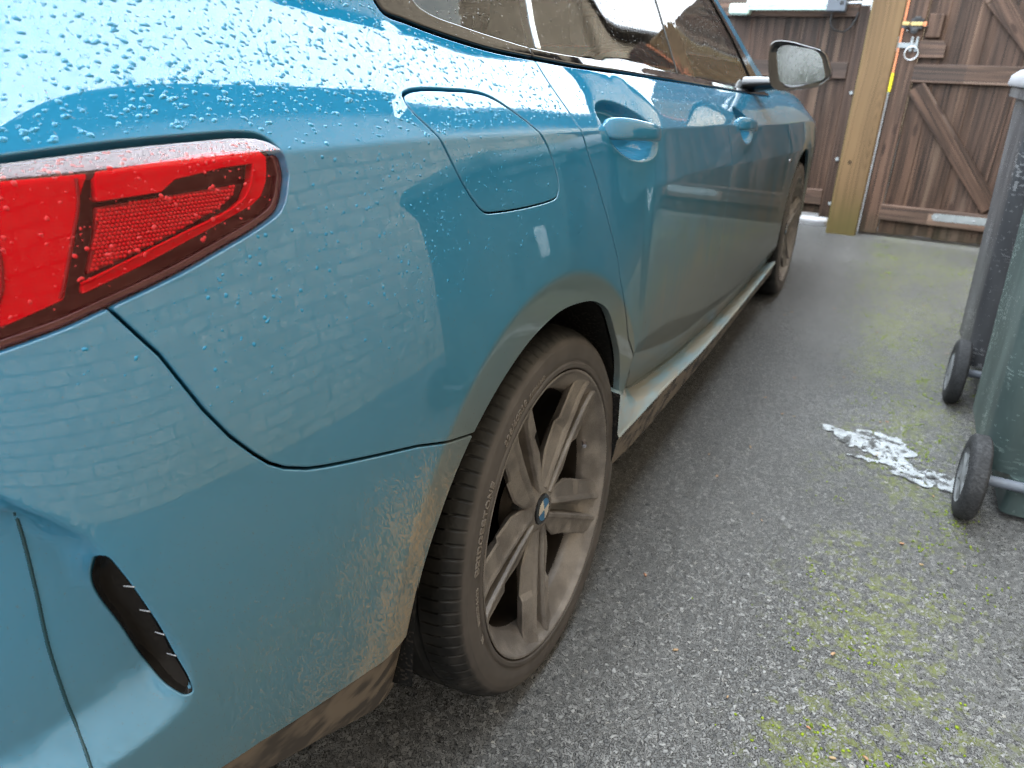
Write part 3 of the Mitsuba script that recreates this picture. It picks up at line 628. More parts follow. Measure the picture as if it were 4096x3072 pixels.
# wheel housings
def housing(key, cx, r, z0):
    a = np.radians(np.linspace(-25, 205, 40))
    R = []
    for x_, k in ((.878, 1.0), (.80, 1.02), (.60, 1.02), (.60, .05)):
        R.append(np.stack([np.full(40, x_), cx + r * k * np.cos(a), z0 + r * k * np.sin(a)], 1))
    add(K + key, loft(R, close=False), 'liner', smooth=40)
hv = []
for x_, off_ in ((.872, 1.012), (.80, 1.05), (.58, 1.05), (.575, .02)):
    c0 = np.array([-.05, .33]); q = c0 + (ARCH[ARCH[:, 1] > .275] - c0) * off_
    hv.append(np.stack([np.full(len(q), x_), q[:, 0], q[:, 1]], 1))
add(K + 'wheel_arch_liner', loft(hv, close=False), 'liner', smooth=40)
housing('wheel_arch_liner', 2.64, .375, .31)

# ---------------------------------------------------------------- wheels
def tyre_mesh():
    prof = smooth_line([(.866,.234),(.872,.2405),(.8835,.2445),(.8870,.2475),(.8870,.2525),(.8845,.256),(.8862,.262),(.8870,.272),(.8862,.281),(.8848,.2862),(.8840,.2872),(.8800,.2940),(.8720,.3015),(.8600,.3075),(.8450,.3110)], 5)
    tread = [(x_, .3110 + .0022 * (1 - ((x_ - .77) / .075) ** 2) - (.006 if min(abs(x_ - c) for c in (.815, .77, .725)) < .0045 else 0)) for x_ in np.linspace(.844, .696, 60)]
    inn = smooth_line([(.695,.3110),(.680,.3075),(.668,.3015),(.658,.285),(.656,.270),(.66,.25),(.672,.234)], 4)
    P = np.vstack([prof, tread, inn]); n = 1152
    a = np.arange(n) * 2 * np.pi / n
    A, X = np.meshgrid(a, P[:, 0], indexing='ij'); Rr = np.repeat(P[None, :, 1], n, 0)
    # shoulder sipes
    per = 2 * np.pi / 96
    bend = .10 * (X - .84) / .04
    q = np.abs(((A + per * bend) / per) % 1 - .5) * per * .31
    sx = sstep(.8825, .876, X) * sstep(.822, .830, X)
    Rr = Rr - .0034 * sx * (q < .0007)
    per2 = 2 * np.pi / 144
    Y, Z = Rr * np.cos(A), Rr * np.sin(A)
    return np.stack([X - .885, Y, Z], -1), n, len(P)
TY, tn, tm = tyre_mesh()
rim_prof = smooth_line([(-.014,.2360),(-.004,.2405),(-.0005,.2425),(.0006,.2415),(.0,.2385),(-.003,.2365),(-.006,.2345)], 3)
barrel = [(-.006,.2345),(-.011,.2320),(-.016,.2250),(-.024,.2160),(-.031,.2085),(-.037,.2055),(-.046,.2045),(-.09,.2080),(-.16,.2120),(-.19,.2140)]
def arm(theta0, sgn):
    """one arm of a spoke pair, wheel plane coordinates (a right, b up, depth inwards)"""
    rr = np.array([.034, .060, .090, .140, .150, .205, .226, .2345])
    gap = np.array([.0060, .0068, .0080, .0108, .0113, .0143, .0155, .0160])
    wid = np.array([.0200, .0335, .0440, .0410, .0405, .0380, .0390, .0430])
    top = np.array([.0220, .0205, .0190, .0155, .0145, .0095, .0055, .0030])
    drop = np.array([.0060, .0080, .0100, .0135, .0075, .0085, .0070, .0040])
    bot = np.array([.050, .048, .044, .038, .038, .034, .031, .030])
    R = []
    for r_, g, w, tp, dr_, bt in zip(rr, gap, wid, top, drop, bot):
        pr = [(g - .001, bt), (g, tp + .006), (g + .0020, tp + .0010), (g + .0035, tp), (g + .0085, tp + .0006), (g + .0125, tp + dr_ * .55), (g + w * .93, tp + dr_), (g + w, tp + dr_ + .003), (g + w * .82, bt)]
        R.append([[-d_, r_ * math.cos(theta0) - sgn * t_ * math.sin(theta0), r_ * math.sin(theta0) + sgn * t_ * math.cos(theta0)] for t_, d_ in pr])
    R = np.array(R)
    if sgn < 0: R = R[:, ::-1]
    f = CubicSpline(rr, R.reshape(len(rr), -1))
    r2 = np.unique(np.concatenate([np.linspace(a, b, 3) for a, b in zip(rr[:-1], rr[1:])]))
    lin_ = np.stack([np.interp(r2, rr, R.reshape(len(rr), -1)[:, k]) for k in range(R.shape[1] * 3)], 1)
    return loft((0 * f(r2) + lin_).reshape(len(r2), R.shape[1], 3), True, True)
def web(theta0):
    """floor of the slot between two arms"""
    rr = np.linspace(.040, .232, 10); R = []
    for r_ in rr:
        g = np.interp(r_, [.04, .1, .232], [.008, .011, .019]); d0 = np.interp(r_, [.04, .07, .12, .2, .232], [.030, .044, .046, .034, .014])
        R.append([[-d_, r_ * math.cos(theta0) - t_ * math.sin(theta0), r_ * math.sin(theta0) + t_ * math.cos(theta0)] for t_, d_ in ((-g, d0), (0, d0 + .004), (g, d0), (g, d0 + .012), (-g, d0 + .012))])
    return loft(R, True, True)
def bent_text(s_, height, r0, ang, bold=True):
    m = meshkit.text_mesh(s_, height, .0015, bold=bold)
    m = m.subdivide_to_size(.006) if False else m
    v = m.vertices.copy(); th = math.radians(ang) - v[:, 0] / (r0 + height * .5); r_ = r0 + v[:, 1]
    xo = np.interp(r_, [.252, .256, .262, .272, .281, .286], [.8870, .8845, .8862, .8870, .8862, .8848]) - .885
    m.vertices = np.stack([xo + v[:, 2] - .0002, r_ * np.cos(th), r_ * np.sin(th)], 1)
    return m
def wheel_xf(m, cy, camber):
    m = m.copy(); v = m.vertices; c, s_ = math.cos(camber), math.sin(camber)
    v = np.stack([v[:, 0] * c - v[:, 2] * s_ + .885, v[:, 1] + cy, v[:, 0] * s_ + v[:, 2] * c + .312], 1)
    v[:, 2] = np.maximum(v[:, 2], .0008)
    m.vertices = v; return m
def wheel(cy, camber, turn, detail=True):
    W = numbered(K + 'wheel'); labels[W] = {'label': 'front wheel with muddy alloy rim' if cy > 1 else 'rear wheel with muddy five-spoke alloy rim'}
    tf = lambda m: wheel_xf(m, cy, camber)
    add(W + '__tyre', tf(trimesh.Trimesh(TY.reshape(-1, 3), quads(grid_faces(tn, tm, close_n=True)), process=False)), 'tyre', smooth=35)
    add(W + '__rim', tf(merge([lathe(rim_prof, 180), lathe(barrel[:7], 180)])), 'alloy', smooth=40)
    add(W + '__barrel', tf(lathe(barrel[6:], 90)), 'barrel_dark', smooth=40)
    hub = lathe([(-.075,.0),(-.075,.060),(-.045,.060),(-.032,.056),(-.027,.046),(-.0245,.033),(-.0245,.0272),(-.034,.027),(-.034,0)], 60)
    holes = [lathe([(-.028, .0001), (-.0305, .0085), (-.020, .0098)], 16) for _ in range(0)]
    add(W + '__hub', tf(hub), 'alloy', smooth=40)
    for k in range(5):
        th = math.radians(turn + 72 * k)
        add(W + '__spoke', tf(merge([arm(th, 1), arm(th, -1), web(th)])), 'alloy', smooth=18)
        bolt = lathe([(.004, .0001), (.004, .0065), (.002, .0085), (-.012, .0085)], 6); bolt.apply_translation([-.040, 0, 0])
        th2 = th + math.radians(36)
        bolt.apply_translation([0, .056 * math.cos(th2), .056 * math.sin(th2)])
        add(W + '__wheel_bolt', tf(bolt), 'black_iron')
    cap = lathe([(-.034, .027), (-.0215, .0265), (-.0205, .0245), (-.0203, .0205), (-.0198, .0198)], 48)
    add(W + '__centre_cap', tf(cap), 'gloss_black', smooth=30)
    for k in range(4):
        a = np.radians(np.linspace(90 * k + 8, 90 * k + 98, 16)); P = np.vstack([[[-.0188, 0, 0]], np.stack([np.full(16, -.0198), .0197 * np.cos(a), .0197 * np.sin(a)], 1)])
        add(W + '__cap_quarter', tf(trimesh.Trimesh(P, [[0, i, i + 1] for i in range(1, 16)], process=False)), 'badge_white' if k % 2 else 'badge_blue')
    add(W + '__brake_disc', tf(lathe([(-.10, .02), (-.10, .155), (-.12, .155)], 60)), 'disc_steel', smooth=30)
    add(W + '__back_plate', tf(lathe([(-.14, .0001), (-.14, .213)], 60)), 'black_void')
    if detail:
        for s_, h_, r0, ang in (('BRIDGESTONE', .0135, .2578, 169.5), ('225/40R18', .0105, .262, 129.8), ('EXTRA LOAD', .0062, .2605, 110.5), ('MAX LOAD 580 KG', .0030, .2562, 111.0), ('1123', .0075, .258, 179.4), ('WIDER', .0075, .2585, 187.5), ('XL', .008, .257, 196.0)):
            add(W + '__lettering', tf(bent_text(s_, h_, r0, ang)), 'tyre_letter')
        va = math.radians(8); d = np.array([0, math.cos(va), math.sin(va)])
        pth = [np.array([-.040, 0, 0]) + d * .226, np.array([-.034, 0, 0]) + d * .212, np.array([-.026, 0, 0]) + d * .196]
        add(W + '__tyre_valve', tf(tube(pth, [.0055, .0045, .0042], 10)), 'chrome', smooth=40)
wheel(0.0, .0572, 44)
wheel(2.67, .02, 20, detail=False)
for wk in [k for k in list(scene) if k.startswith(K + 'wheel_001__tyre') or k.startswith(K + 'wheel__tyre')]:
    if wk.endswith('__tyre'):
        scene[numbered(K + 'tyre')] = {**scene[wk], 'to_world': T().scale([-1, 1, 1])}

# mirror
mh = np.array([(.846,1.056),(.849,1.068),(.859,1.075),(.881,1.077),(.92,1.071),(.961,1.061),(.994,1.051),(1.007,1.039),(1.018,1.017),(1.029,.995),(1.031,.984),(1.021,.969),(1.007,.957),(.965,.946),(.898,.937),(.878,.941),(.865,.954),(.853,.99)])
mh = smooth_line(mh, 4, True); mg = smooth_line([(.869,1.054),(.880,1.062),(.916,1.062),(.947,1.058),(.981,1.048),(.998,1.027),(1.011,.995),(1.015,.976),(1.003,.968),(.964,.960),(.909,.956),(.893,.961),(.882,.979),(.872,1.017)], 5, True)
def resample(p, n):
    p = np.vstack([p, p[:1]]); s_ = np.concatenate([[0], np.cumsum(np.linalg.norm(np.diff(p, axis=0), axis=1))]); t = np.linspace(0, s_[-1], n + 1)[:-1]
    return np.stack([np.interp(t, s_, p[:, k]) for k in range(2)], 1)
mh, mg = resample(mh, 96), resample(mg, 96)
def mslice(p, dy, k):
    c = p.mean(0); q = c + (p - c) * k; return np.stack([q[:, 0], 1.61 + .25 * (q[:, 0] - 1.0) + dy, q[:, 1]], 1)
k0 = np.argmin(np.linalg.norm(mg - mh[0], axis=1)); mg2 = np.roll(mg, -k0, 0)
sh = [mslice(mh, dy, k) for dy, k in ((.0, 1.0), (.02, 1.015), (.05, .99), (.08, .9), (.10, .72), (.112, .45), (.116, .1))]
add(K + 'door_mirror', loft(sh, True), 'gloss_black', smooth=True)
add(K + 'door_mirror__bezel', loft([mslice(mh, .0, 1.0), mslice(mh, -.004, .985), mslice(mg2, -.002, 1.06), np.column_stack([mg2[:, 0], 1.600 + .09 * (mg2[:, 0] - .94), mg2[:, 1]])], True), 'gloss_black', smooth=40)
gl = mslice(mg2, .0, 1.0); gl[:, 1] = 1.598 + .09 * (gl[:, 0] - .94); add(K + 'door_mirror__mirror_glass', trimesh.Trimesh(np.vstack([gl, gl.mean(0)]), [[i, (i + 1) % 96, 96] for i in range(96)], process=False), 'mirror_silver')
marm = [[[x_, 1.70 + .045 * math.cos(a) * w_ + dy_, z_ + w_ * .022 * math.sin(a)] for a in np.linspace(0, 2 * np.pi, 20, endpoint=False)] for x_, z_, w_, dy_ in ((.755, .945, 1.2, .03), (.80, .950, 1.1, .02), (.845, .953, .95, 0.0), (.88, .958, .8, -.02))]
add(K + 'door_mirror__arm', loft(marm, True, True), 'gloss_black', smooth=40)
bd = surf(np.array(2.16), np.array(.6705)); add(K + 'side_badge', cbox(bd - [.004, .018, .007], bd + [.004, .018, .007], .002), 'chrome')

# rain drops
def drops(key, s, z, size, bsdf, off=0.0, along=1.6, frame=None):
    n = len(size); K_ = 11
    if frame: c, nn, t1 = frame
    else:
        c = surf(s, z, off); nn = surf_n(s, z); t1 = surf(s + .002, z) - surf(s - .002, z); t1 /= np.linalg.norm(t1, axis=1, keepdims=True)
    t2 = np.cross(nn, t1)
    rot = RNG.normal(0, .35, n); e1 = t1 * np.cos(rot)[:, None] + t2 * np.sin(rot)[:, None]; e2 = np.cross(nn, e1)
    ratio = 1 + np.abs(RNG.normal(0, .35, n)) * along
    a = np.arange(K_) * 2 * np.pi / K_
    rad = 1 + .16 * np.cos(a[None] * 2 + RNG.uniform(0, 6.3, (n, 1))) * RNG.uniform(0, 1.3, (n, 1)) + .14 * np.cos(a[None] * 3 + RNG.uniform(0, 6.3, (n, 1))) * RNG.uniform(0, 1.2, (n, 1))
    V = []
    for q, h_ in ((1.0, -.06), (.93, .11), (.72, .24), (.38, .33)):
        r_ = rad * q * size[:, None]
        V.append(c[:, None] + e1[:, None] * (r_ * np.cos(a) * ratio[:, None] ** .5)[..., None] + e2[:, None] * (r_ * np.sin(a) / ratio[:, None] ** .5)[..., None] + nn[:, None] * (h_ * size * .9)[:, None, None])
    V = np.concatenate(V + [(c + nn * (.36 * .9 * size)[:, None])[:, None]], 1)
    m1 = V.shape[1]; f = quads(grid_faces(4, K_, close_m=True)); j = np.arange(K_)
    f = np.vstack([f, np.stack([3 * K_ + j, 3 * K_ + (j + 1) % K_, np.full(K_, 4 * K_)], 1)])
    F = (f[None] + (np.arange(n) * m1)[:, None, None]).reshape(-1, 3)
    k = add(key, trimesh.Trimesh(V.reshape(-1, 3), F, process=False), bsdf, smooth=True)
    labels[k] = {'kind': 'stuff', 'label': 'rain drops beading on the bodywork'}
def scatter(n, box, dens, mask, smin, smax, seed):
    r = np.random.default_rng(seed); s = r.uniform(box[0], box[1], n); z = r.uniform(box[2], box[3], n)
    keep = (r.uniform(0, 1, n) < dens(s, z)) & shapely.contains_xy(mask, s, z); s, z = s[keep], z[keep]
    size = smin + (smax - smin) * r.uniform(0, 1, len(s)) ** 3.2
    return s, z, size
paint_area = unary_union([qp.buffer(-.004), FUEL.buffer(-.005)])
doors = unary_union([piece(.7, .7).buffer(-.004), piece(1.5, .6).buffer(-.004), piece(2.3, .8).buffer(-.004)])
s_, z_, w_ = scatter(12500, (-.95, .08, .93, 1.13), lambda s, z: (z > _zc(s)) * 1.0 * (.35 + .9 * meshkit.noise(np.stack([s * 14, z * 14, 0 * s], -1))), paint_area, .0004, .0029, 1)
drops(K + 'rain_drops', s_, z_, w_ * .92, 'bead_blue')
s_, z_, w_ = scatter(3000, (-.70, .10, .74, .925), lambda s, z: (z < _zc(s)) * sstep(.72, .86, z + .02 * np.sin(s * 30)) * sstep(.10, -.25, s) * (.3 + .9 * meshkit.noise(np.stack([s * 18, z * 18, 0 * s + 5], -1))), paint_area, .0004, .0020, 2)
drops(K + 'rain_drops', s_, z_, w_ * .92, 'bead_blue', along=.5)
s_, z_, w_ = scatter(5200, (.07, 2.5, .84, 1.02), lambda s, z: (z > _zc(s) - .002) * .9, doors, .0006, .0024, 3)
drops(K + 'rain_drops', s_, z_, w_ * .92, 'bead_blue')
s_, z_, w_ = scatter(1500, (-.85, -.5, .82, .944), lambda s, z: .35 + .6 * (z > .925), LAMP.buffer(-.0125), .0005, .0019, 4)
drops(K + 'rain_drops', s_, z_, w_, 'bead_red', off=.0022, along=.6)
s_, z_, w_ = scatter(6500, (-.2, 1.85, .93, 1.2), lambda s, z: np.full(s.shape, .8), glass.buffer(-.004), .0006, .0021, 5)
drops(K + 'rain_drops', s_, z_, w_, 'bead_dark', off=-.003, along=.5)
s_, z_, w_ = scatter(4200, (-.26, 1.9, .9, 1.14), lambda s, z: np.full(s.shape, .9), trim.buffer(-.003), .0005, .0017, 6)
drops(K + 'rain_drops', s_, z_, w_, 'bead_dark', off=.002, along=.4)

s_, z_, w_ = scatter(520, (-.85, -.49, .92, .945), lambda s, z: np.ones(s.shape), lq.intersection(ccut).buffer(-.0015), .0005, .0018, 8)
cc = surf(s_, z_, lens_off(s_, z_)); tt = surf(s_ + .002, z_) - surf(s_ - .002, z_); tt /= np.linalg.norm(tt, axis=1, keepdims=True); nn = np.repeat(np.array([[.62, -.1, .77]]), len(s_), 0); nn -= tt * (nn * tt).sum(1, keepdims=True); nn /= np.linalg.norm(nn, axis=1, keepdims=True)
drops(L + '__rain_drops', None, None, w_, 'bead_pink', along=.6, frame=(cc, nn, tt))
rm = np.random.default_rng(9); q = rm.uniform([.868, .955], [1.016, 1.063], (420, 2)); q = q[shapely.contains_xy(Polygon(mg2).buffer(-.002), q[:, 0], q[:, 1])]
mc = np.column_stack([q[:, 0], 1.598 + .09 * (q[:, 0] - .94), q[:, 1]]); mn = np.array([.09, -1, 0]) / math.hypot(.09, 1)
drops(K + 'door_mirror__rain_drops', None, None, .0009 + .0016 * rm.uniform(0, 1, len(q)) ** 2, 'bead_pale', along=.3, frame=(mc, np.repeat(mn[None], len(q), 0), np.repeat(np.array([[1, .09, 0]]) / math.hypot(.09, 1), len(q), 0)))
# ---------------------------------------------------------------- the ground
gx = 120.0
scene['tarmac'] = mikit.ply(trimesh.Trimesh([[-gx, -gx, 0], [gx, -gx, 0], [gx, gx, 0], [-gx, gx, 0]], [[0, 1, 2], [0, 2, 3]], process=False), 'tarmac_mat'); tag('tarmac', 'dark rough tarmac drive with green moss', None, kind='structure')
def blob(lines, seed):
    r = np.random.default_rng(seed); g = []
    for p, w in lines:
        L_ = LineString(p)
        for t in np.arange(0, L_.length, .004):
            c = L_.interpolate(t); k = meshkit.noise(np.array([t * 45, seed, 1.0]))
            g += [Point(c.x + r.normal(0, w * .5), c.y + r.normal(0, w * .5)).buffer(w * (.2 + .5 * k) * r.uniform(.2, 1.1), 5) for _ in range(3)]
    g = unary_union(g).buffer(.0012).buffer(-.0008)
    return max(polys(g), key=lambda q: q.area)
sp = blob([([(1.305, 1.215), (1.35, 1.235), (1.45, 1.215)], .046), ([(1.34, 1.21), (1.43, 1.15), (1.46, 1.09), (1.585, 1.055)], .032), ([(1.42, 1.13), (1.50, 1.10), (1.58, 1.085)], .020), ([(1.30, 1.12), (1.37, 1.10), (1.45, 1.12)], .010)], 2)
rs = np.random.default_rng(21); hp_ = rs.uniform([1.24, 1.02], [1.60, 1.27], (420, 2))
hol = [Point(x_, y_).buffer(rr_ * rs.uniform(.5, 1.2), 4) for (x_, y_), rr_ in zip(hp_, .001 + .0045 * rs.uniform(0, 1, 420) ** 3)]
spo = sp.difference(unary_union(hol)); spo = max(polys(spo), key=lambda q: q.area)
def sheet_mesh(poly, z, h=.02):
    ms = []
    for q in polys(poly):
        v, f = trimesh.creation.triangulate_polygon(q, engine='earcut')
        ms.append(trimesh.Trimesh(np.column_stack([v, np.full(len(v), z)]), f, process=False))
    return merge(ms)
add('white_spill', sheet_mesh(spo, .004), 'spill'); tag('white_spill', 'irregular white splash on the tarmac beside the green bin wheel', 'spill')
# loose moss clumps standing on the tarmac
def moss(n, seed):
    r = np.random.default_rng(seed); xy = r.uniform([1.05, -.6], [2.2, 4.2], (n, 2))
    f = meshkit.fbm(np.stack([xy[:, 0] * 7, xy[:, 1] * 7, 0 * xy[:, 0] + 3], -1), 3); g = meshkit.fbm(np.stack([xy[:, 0] * 45, xy[:, 1] * 45, 0 * xy[:, 0] + 9], -1), 2)
    band = np.exp(-((xy[:, 0] - 1.40 - .1 * np.sin(xy[:, 1] * 1.3)) / .13) ** 2) + .5 * sstep(1.25, 1.5, xy[:, 0]) * sstep(1.0, 2.4, xy[:, 1])
    keep = r.uniform(0, 1, n) < sstep(.47, .62, f) * sstep(.45, .6, g) * band * .9
    return xy[keep], r
xy, r = moss(60000, 11)
ico = trimesh.creation.icosphere(subdivisions=0)
sc = r.uniform(.0012, .0032, (len(xy), 1, 1)) * np.array([1, 1, .55])
jit = 1 + .3 * r.normal(0, 1, (len(xy), 12, 1)).clip(-1, 1)
vv = ico.vertices[None] * jit * sc + np.column_stack([xy, np.full(len(xy), .001)])[:, None]
def moss_c(p, n, uv): return mix((.055, .080, .008), (.21, .27, .018), noise(p.x * 90, p.y * 90, 3.0))
two('moss_mat', principled(proc(moss_c), .9, spec=.2))
add('moss', trimesh.Trimesh(vv.reshape(-1, 3), (ico.faces[None] + (np.arange(len(xy)) * 12)[:, None, None]).reshape(-1, 3), process=False), 'moss_mat', smooth=True); tag('moss', 'bright green moss clumps growing in the tarmac', 'moss', kind='stuff')

# ---------------------------------------------------------------- gates
pz = 1.9
add('gate_post', cbox([.923, 4.335, -.1], [1.105, 4.515, pz], .006), 'post_timber'); tag('gate_post', 'tall honey brown timber gate post, green with algae at its foot', 'post')
add('concrete_edging', cbox([-2.6, 4.55, -.05], [.90, 4.72, .035], .01), 'concrete'); tag('concrete_edging', 'rough white concrete strip under the left gate', 'edging')
add('concrete_edging', cbox([1.115, 4.47, -.05], [3.2, 4.60, .028], .01), 'concrete'); tag('concrete_edging_001', 'rough white concrete strip under the braced right gate', 'edging')
G = 'braced_gate'; tag(G, 'brown timber gate with diagonal braces and vertical boards, right of the post', 'gate')
gp0 = np.array([1.227, 4.356, 0]); gd = np.array([.998, -.069, 0]); gd /= np.linalg.norm(gd); gn = np.array([-gd[1], gd[0], 0])      # gn points away from the camera
def gate_xf(m, base=gp0):
    v = m.vertices; m = m.copy(); m.vertices = base + v[:, :1] * gd + v[:, 1:2] * gn + v[:, 2:] * [0, 0, 1]; return m
def gadd(key, m, b, **kw): return add(key, gate_xf(m), b, **kw)
gt = 1.95
gadd(G + '__stile', cbox([-.108, 0, .028], [.0, .048, gt], .004), 'wood_v')
for k in range(14):
    x0 = .002 + k * .105; gadd(G + '__board', cbox([x0, .030 + .004 * (k % 2), .03 + .004 * (k % 3)], [x0 + .112, .046 + .004 * (k % 2), gt - .01], .003), 'wood_v')
gadd(G + '__rail', cbox([-.005, -.004, .942], [1.5, .0295, 1.045], .004), 'wood_h')
gadd(G + '__rail', cbox([-.008, -.004, .121], [1.5, .0295, .219], .004), 'wood_h')
def brace(a, b, w):
    a, b = np.array(a), np.array(b); d = (b - a) / np.linalg.norm(b - a); n_ = np.array([-d[1], d[0]]) * w / 2
    q = np.array([a + n_, b + n_, b - n_, a - n_]); return trimesh.convex.convex_hull(np.vstack([np.column_stack([q[:, 0], np.full(4, y_), q[:, 1]]) for y_ in (-.002, .029)]))
gadd(G + '__brace', brace((.03, .917), (.585, .262), .098), 'wood_d')
gadd(G + '__brace', brace((.325, 1.39), (.66, .985 + .07), .10), 'wood_d')
gadd(G + '__brace', brace((.325, 1.39), (.05, 1.75), .10), 'wood_d')
gadd(G + '__block', trimesh.convex.convex_hull(np.array([[x_, y_, z_] for x_, z_ in ((-.005, 1.172), (.118, 1.170), (.136, 1.150), (.136, 1.080), (-.002, 1.079)) for y_ in (-.012, .0285)])), 'wood_h')
gadd(G + '__block', cbox([.015, -.006, 1.186], [.095, .0285, 1.312], .004), 'wood_v')
pl_ = Polygon([(.288,.170),(.302,.186),(.75,.196),(.75,.150),(.306,.142),(.296,.152)])
m = trimesh.creation.extrude_polygon(pl_, .004, engine='earcut'); m.vertices = m.vertices[:, [0, 2, 1]] * [1, -1, 1] + [0, -.0045, .012]; gadd(G + '__hinge_plate', m, 'galvanised')
for x_ in (.32, .52, .60): gadd(G + '__hinge_plate__screw', moved(trimesh.creation.icosphere(subdivisions=1, radius=.006), [x_, -.009, .178]), 'bright_steel', smooth=True)
# ring latch: bar with keeper and ring
LB = 'ring_latch'; tag(LB, 'galvanised sliding bolt with a big pull ring, joining post and gate', 'latch')
gadd(LB + '__bar', cbox([-.172, -.016, 1.128], [-.010, -.008, 1.156], .002), 'galvanised')
for x_ in (-.168, -.125, -.045, -.018):
    gadd(LB + '__keeper', merge([cbox([x_ - .008, -.022, 1.108], [x_ + .008, -.004, 1.180], .003), moved(trimesh.creation.icosphere(subdivisions=1, radius=.008), [x_, -.02, 1.182])]), 'galvanised', smooth=30)
ra = np.linspace(0, 2 * np.pi, 33); gadd(LB + '__ring', tube(np.stack([-.035 + .036 * np.cos(ra), np.full(33, -.024), 1.100 + .036 * np.sin(ra)], 1), .0042, 8, False), 'bright_steel', smooth=True)
LK = 'gate_lock'; tag(LK, 'black key-operated gate lock with a brass tongue above the ring latch', 'lock')
gadd(LK + '__plate', merge([cbox([-.150, -.012, 1.235], [-.118, -.004, 1.335], .003), cbox([-.155, -.014, 1.232], [-.090, -.004, 1.262], .003)]), 'dark_grey_plastic')
gadd(LK + '__body', merge([cbox([-.075, -.030, 1.225], [-.005, -.004, 1.285], .006), cbox([-.06, -.034, 1.272], [-.02, -.006, 1.296], .006), cbox([-.10, -.026, 1.238], [.02, -.004, 1.248], .003)]), 'black_iron', smooth=30)
two('brass', principled((.62, .46, .20), .35, metal=.6))
gadd(LK + '__tongue', merge([cbox([-.118, -.030, 1.248], [-.078, -.022, 1.268], .003), cbox([-.072, -.036, 1.246], [-.008, -.031, 1.266], .003)]), 'brass')
gadd(LK + '__orange_cap', cbox([-.006, -.032, 1.243], [.012, -.022, 1.268], .003), 'orange_tape')
gadd(LK + '__knob', lathe([(-.0, .0001), (-.0, .017), (.012, .019), (.016, .0001)], 20), 'black_iron', smooth=30)
km = scene.pop(numbered(LK + '__knob')) if False else None
mk = lathe([(.0, .0001), (.0, .017), (-.012, .019), (-.016, .0001)], 20); mk.vertices = mk.vertices[:, [1, 0, 2]] + [-.045, -.028, 1.222]; scene[LK + '__knob'] = mikit.ply(gate_xf(mk), 'black_iron', smooth=30)
for x_, z_ in ((-.132, 1.318), (-.136, 1.295), (-.085, 1.222), (-.05, 1.236)): gadd(LK + '__screw', moved(trimesh.creation.icosphere(subdivisions=1, radius=.005), [x_, -.014, z_]), 'bright_steel', smooth=True)
# strap hanging between post and gate: orange, then yellow, then bare
ST = 'edge_strip'; tag(ST, 'narrow strip in the gap beside the post, orange above and yellow below', 'strip')
add(ST + '__orange_length', cbox([1.109, 4.350, .99], [1.122, 4.360, pz], .001), 'orange_tape')
add(ST + '__yellow_length', cbox([1.108, 4.346, .885], [1.124, 4.358, .9895], .001), 'yellow_tape')
add(ST + '__pale_length', cbox([1.110, 4.352, .03], [1.120, 4.360, .8845], .001), 'concrete')
# left leaf
F_ = 'boarded_gate'; tag(F_, 'dark brown boarded timber gate behind the car, left of the post', 'gate')
yl = 4.545
for k in range(27):
    x0 = .845 - k * .107; add(F_ + '__board', cbox([x0 - .114, yl + .004 * (k % 2), .085 + .004 * (k % 3)], [x0, yl + .018 + .004 * (k % 2), 1.9], .003), 'wood_v')
add(F_ + '__stile', cbox([.846, yl - .035, .07], [.918, yl + .018, 1.9], .004), 'wood_v')
for z0, z1_ in ((.945, 1.045), (.150, .250), (1.30, 1.40)):
    add(F_ + '__rail', cbox([-2.05, yl - .036, z0], [.845, yl - .0005, z1_], .004), 'wood_h')
for z_ in (.94, .50): pass
wb = lathe([(-.012, .0001), (-.012, .010), (0, .013), (.0, .0001)], 10); wb.vertices = wb.vertices[:, [1, 0, 2]]
for x_, z_ in ((.896, .865), (.893, .455), (.905, .165)):
    add(F_ + '__bolt', moved(wb, [x_, yl - .036, z_]), 'galvanised', smooth=30)
# automatic opener
OP = 'gate_opener'; tag(OP, 'white electric ram opener with grey end block across the left gate', 'gate opener')
a = np.linspace(0, 2 * np.pi, 24, endpoint=False); yo = 4.44
op = [[[x_, yo + .042 * math.cos(t) , 1.385 + .050 * math.sin(t)] for t in a] for x_ in (.18, .70)]
add(OP + '__ram', loft(op, True, True), 'white_enamel', smooth=40)
add(OP + '__stripe', cbox([.18, yo - .036, 1.332], [.70, yo + .03, 1.345], .004), 'pale_green_enamel')
add(OP + '__end_block', cbox([.665, yo - .052, 1.325], [.775, yo + .05, 1.46], .005), 'dark_grey_plastic')
scr = lathe([(-.003, .0001), (-.003, .010), (0, .012)], 14); scr.vertices = scr.vertices[:, [1, 0, 2]]
add(OP + '__end_block__knob', moved(scr, [.748, yo - .052, 1.372]), 'black_iron')
add(OP + '__rod', tube([[.77, yo, 1.372], [.96, yo - .02, 1.376]], .009, 10), 'bright_steel', smooth=40)
add(OP + '__bracket', merge([cbox([.86, yo - .04, 1.355], [.935, yo - .02, 1.395], .003), cbox([.915, yo - .06, 1.33], [.925, yo + .0, 1.42], .003)]), 'bright_steel')
add(OP + '__mount', cbox([.07, yo - .04, 1.305], [.20, yo + .06, 1.37], .01), 'pale_green_enamel')
cab = smooth_line([(.70, yo - .03, 1.33), (.70, yo - .02, 1.27), (.73, yo - .01, 1.225), (.775, yo + .02, 1.215), (.82, yo + .05, 1.25), (.842, yo + .07, 1.33)], 6)
add(OP + '__cable', tube(cab, .005, 8), 'black_iron', smooth=True)

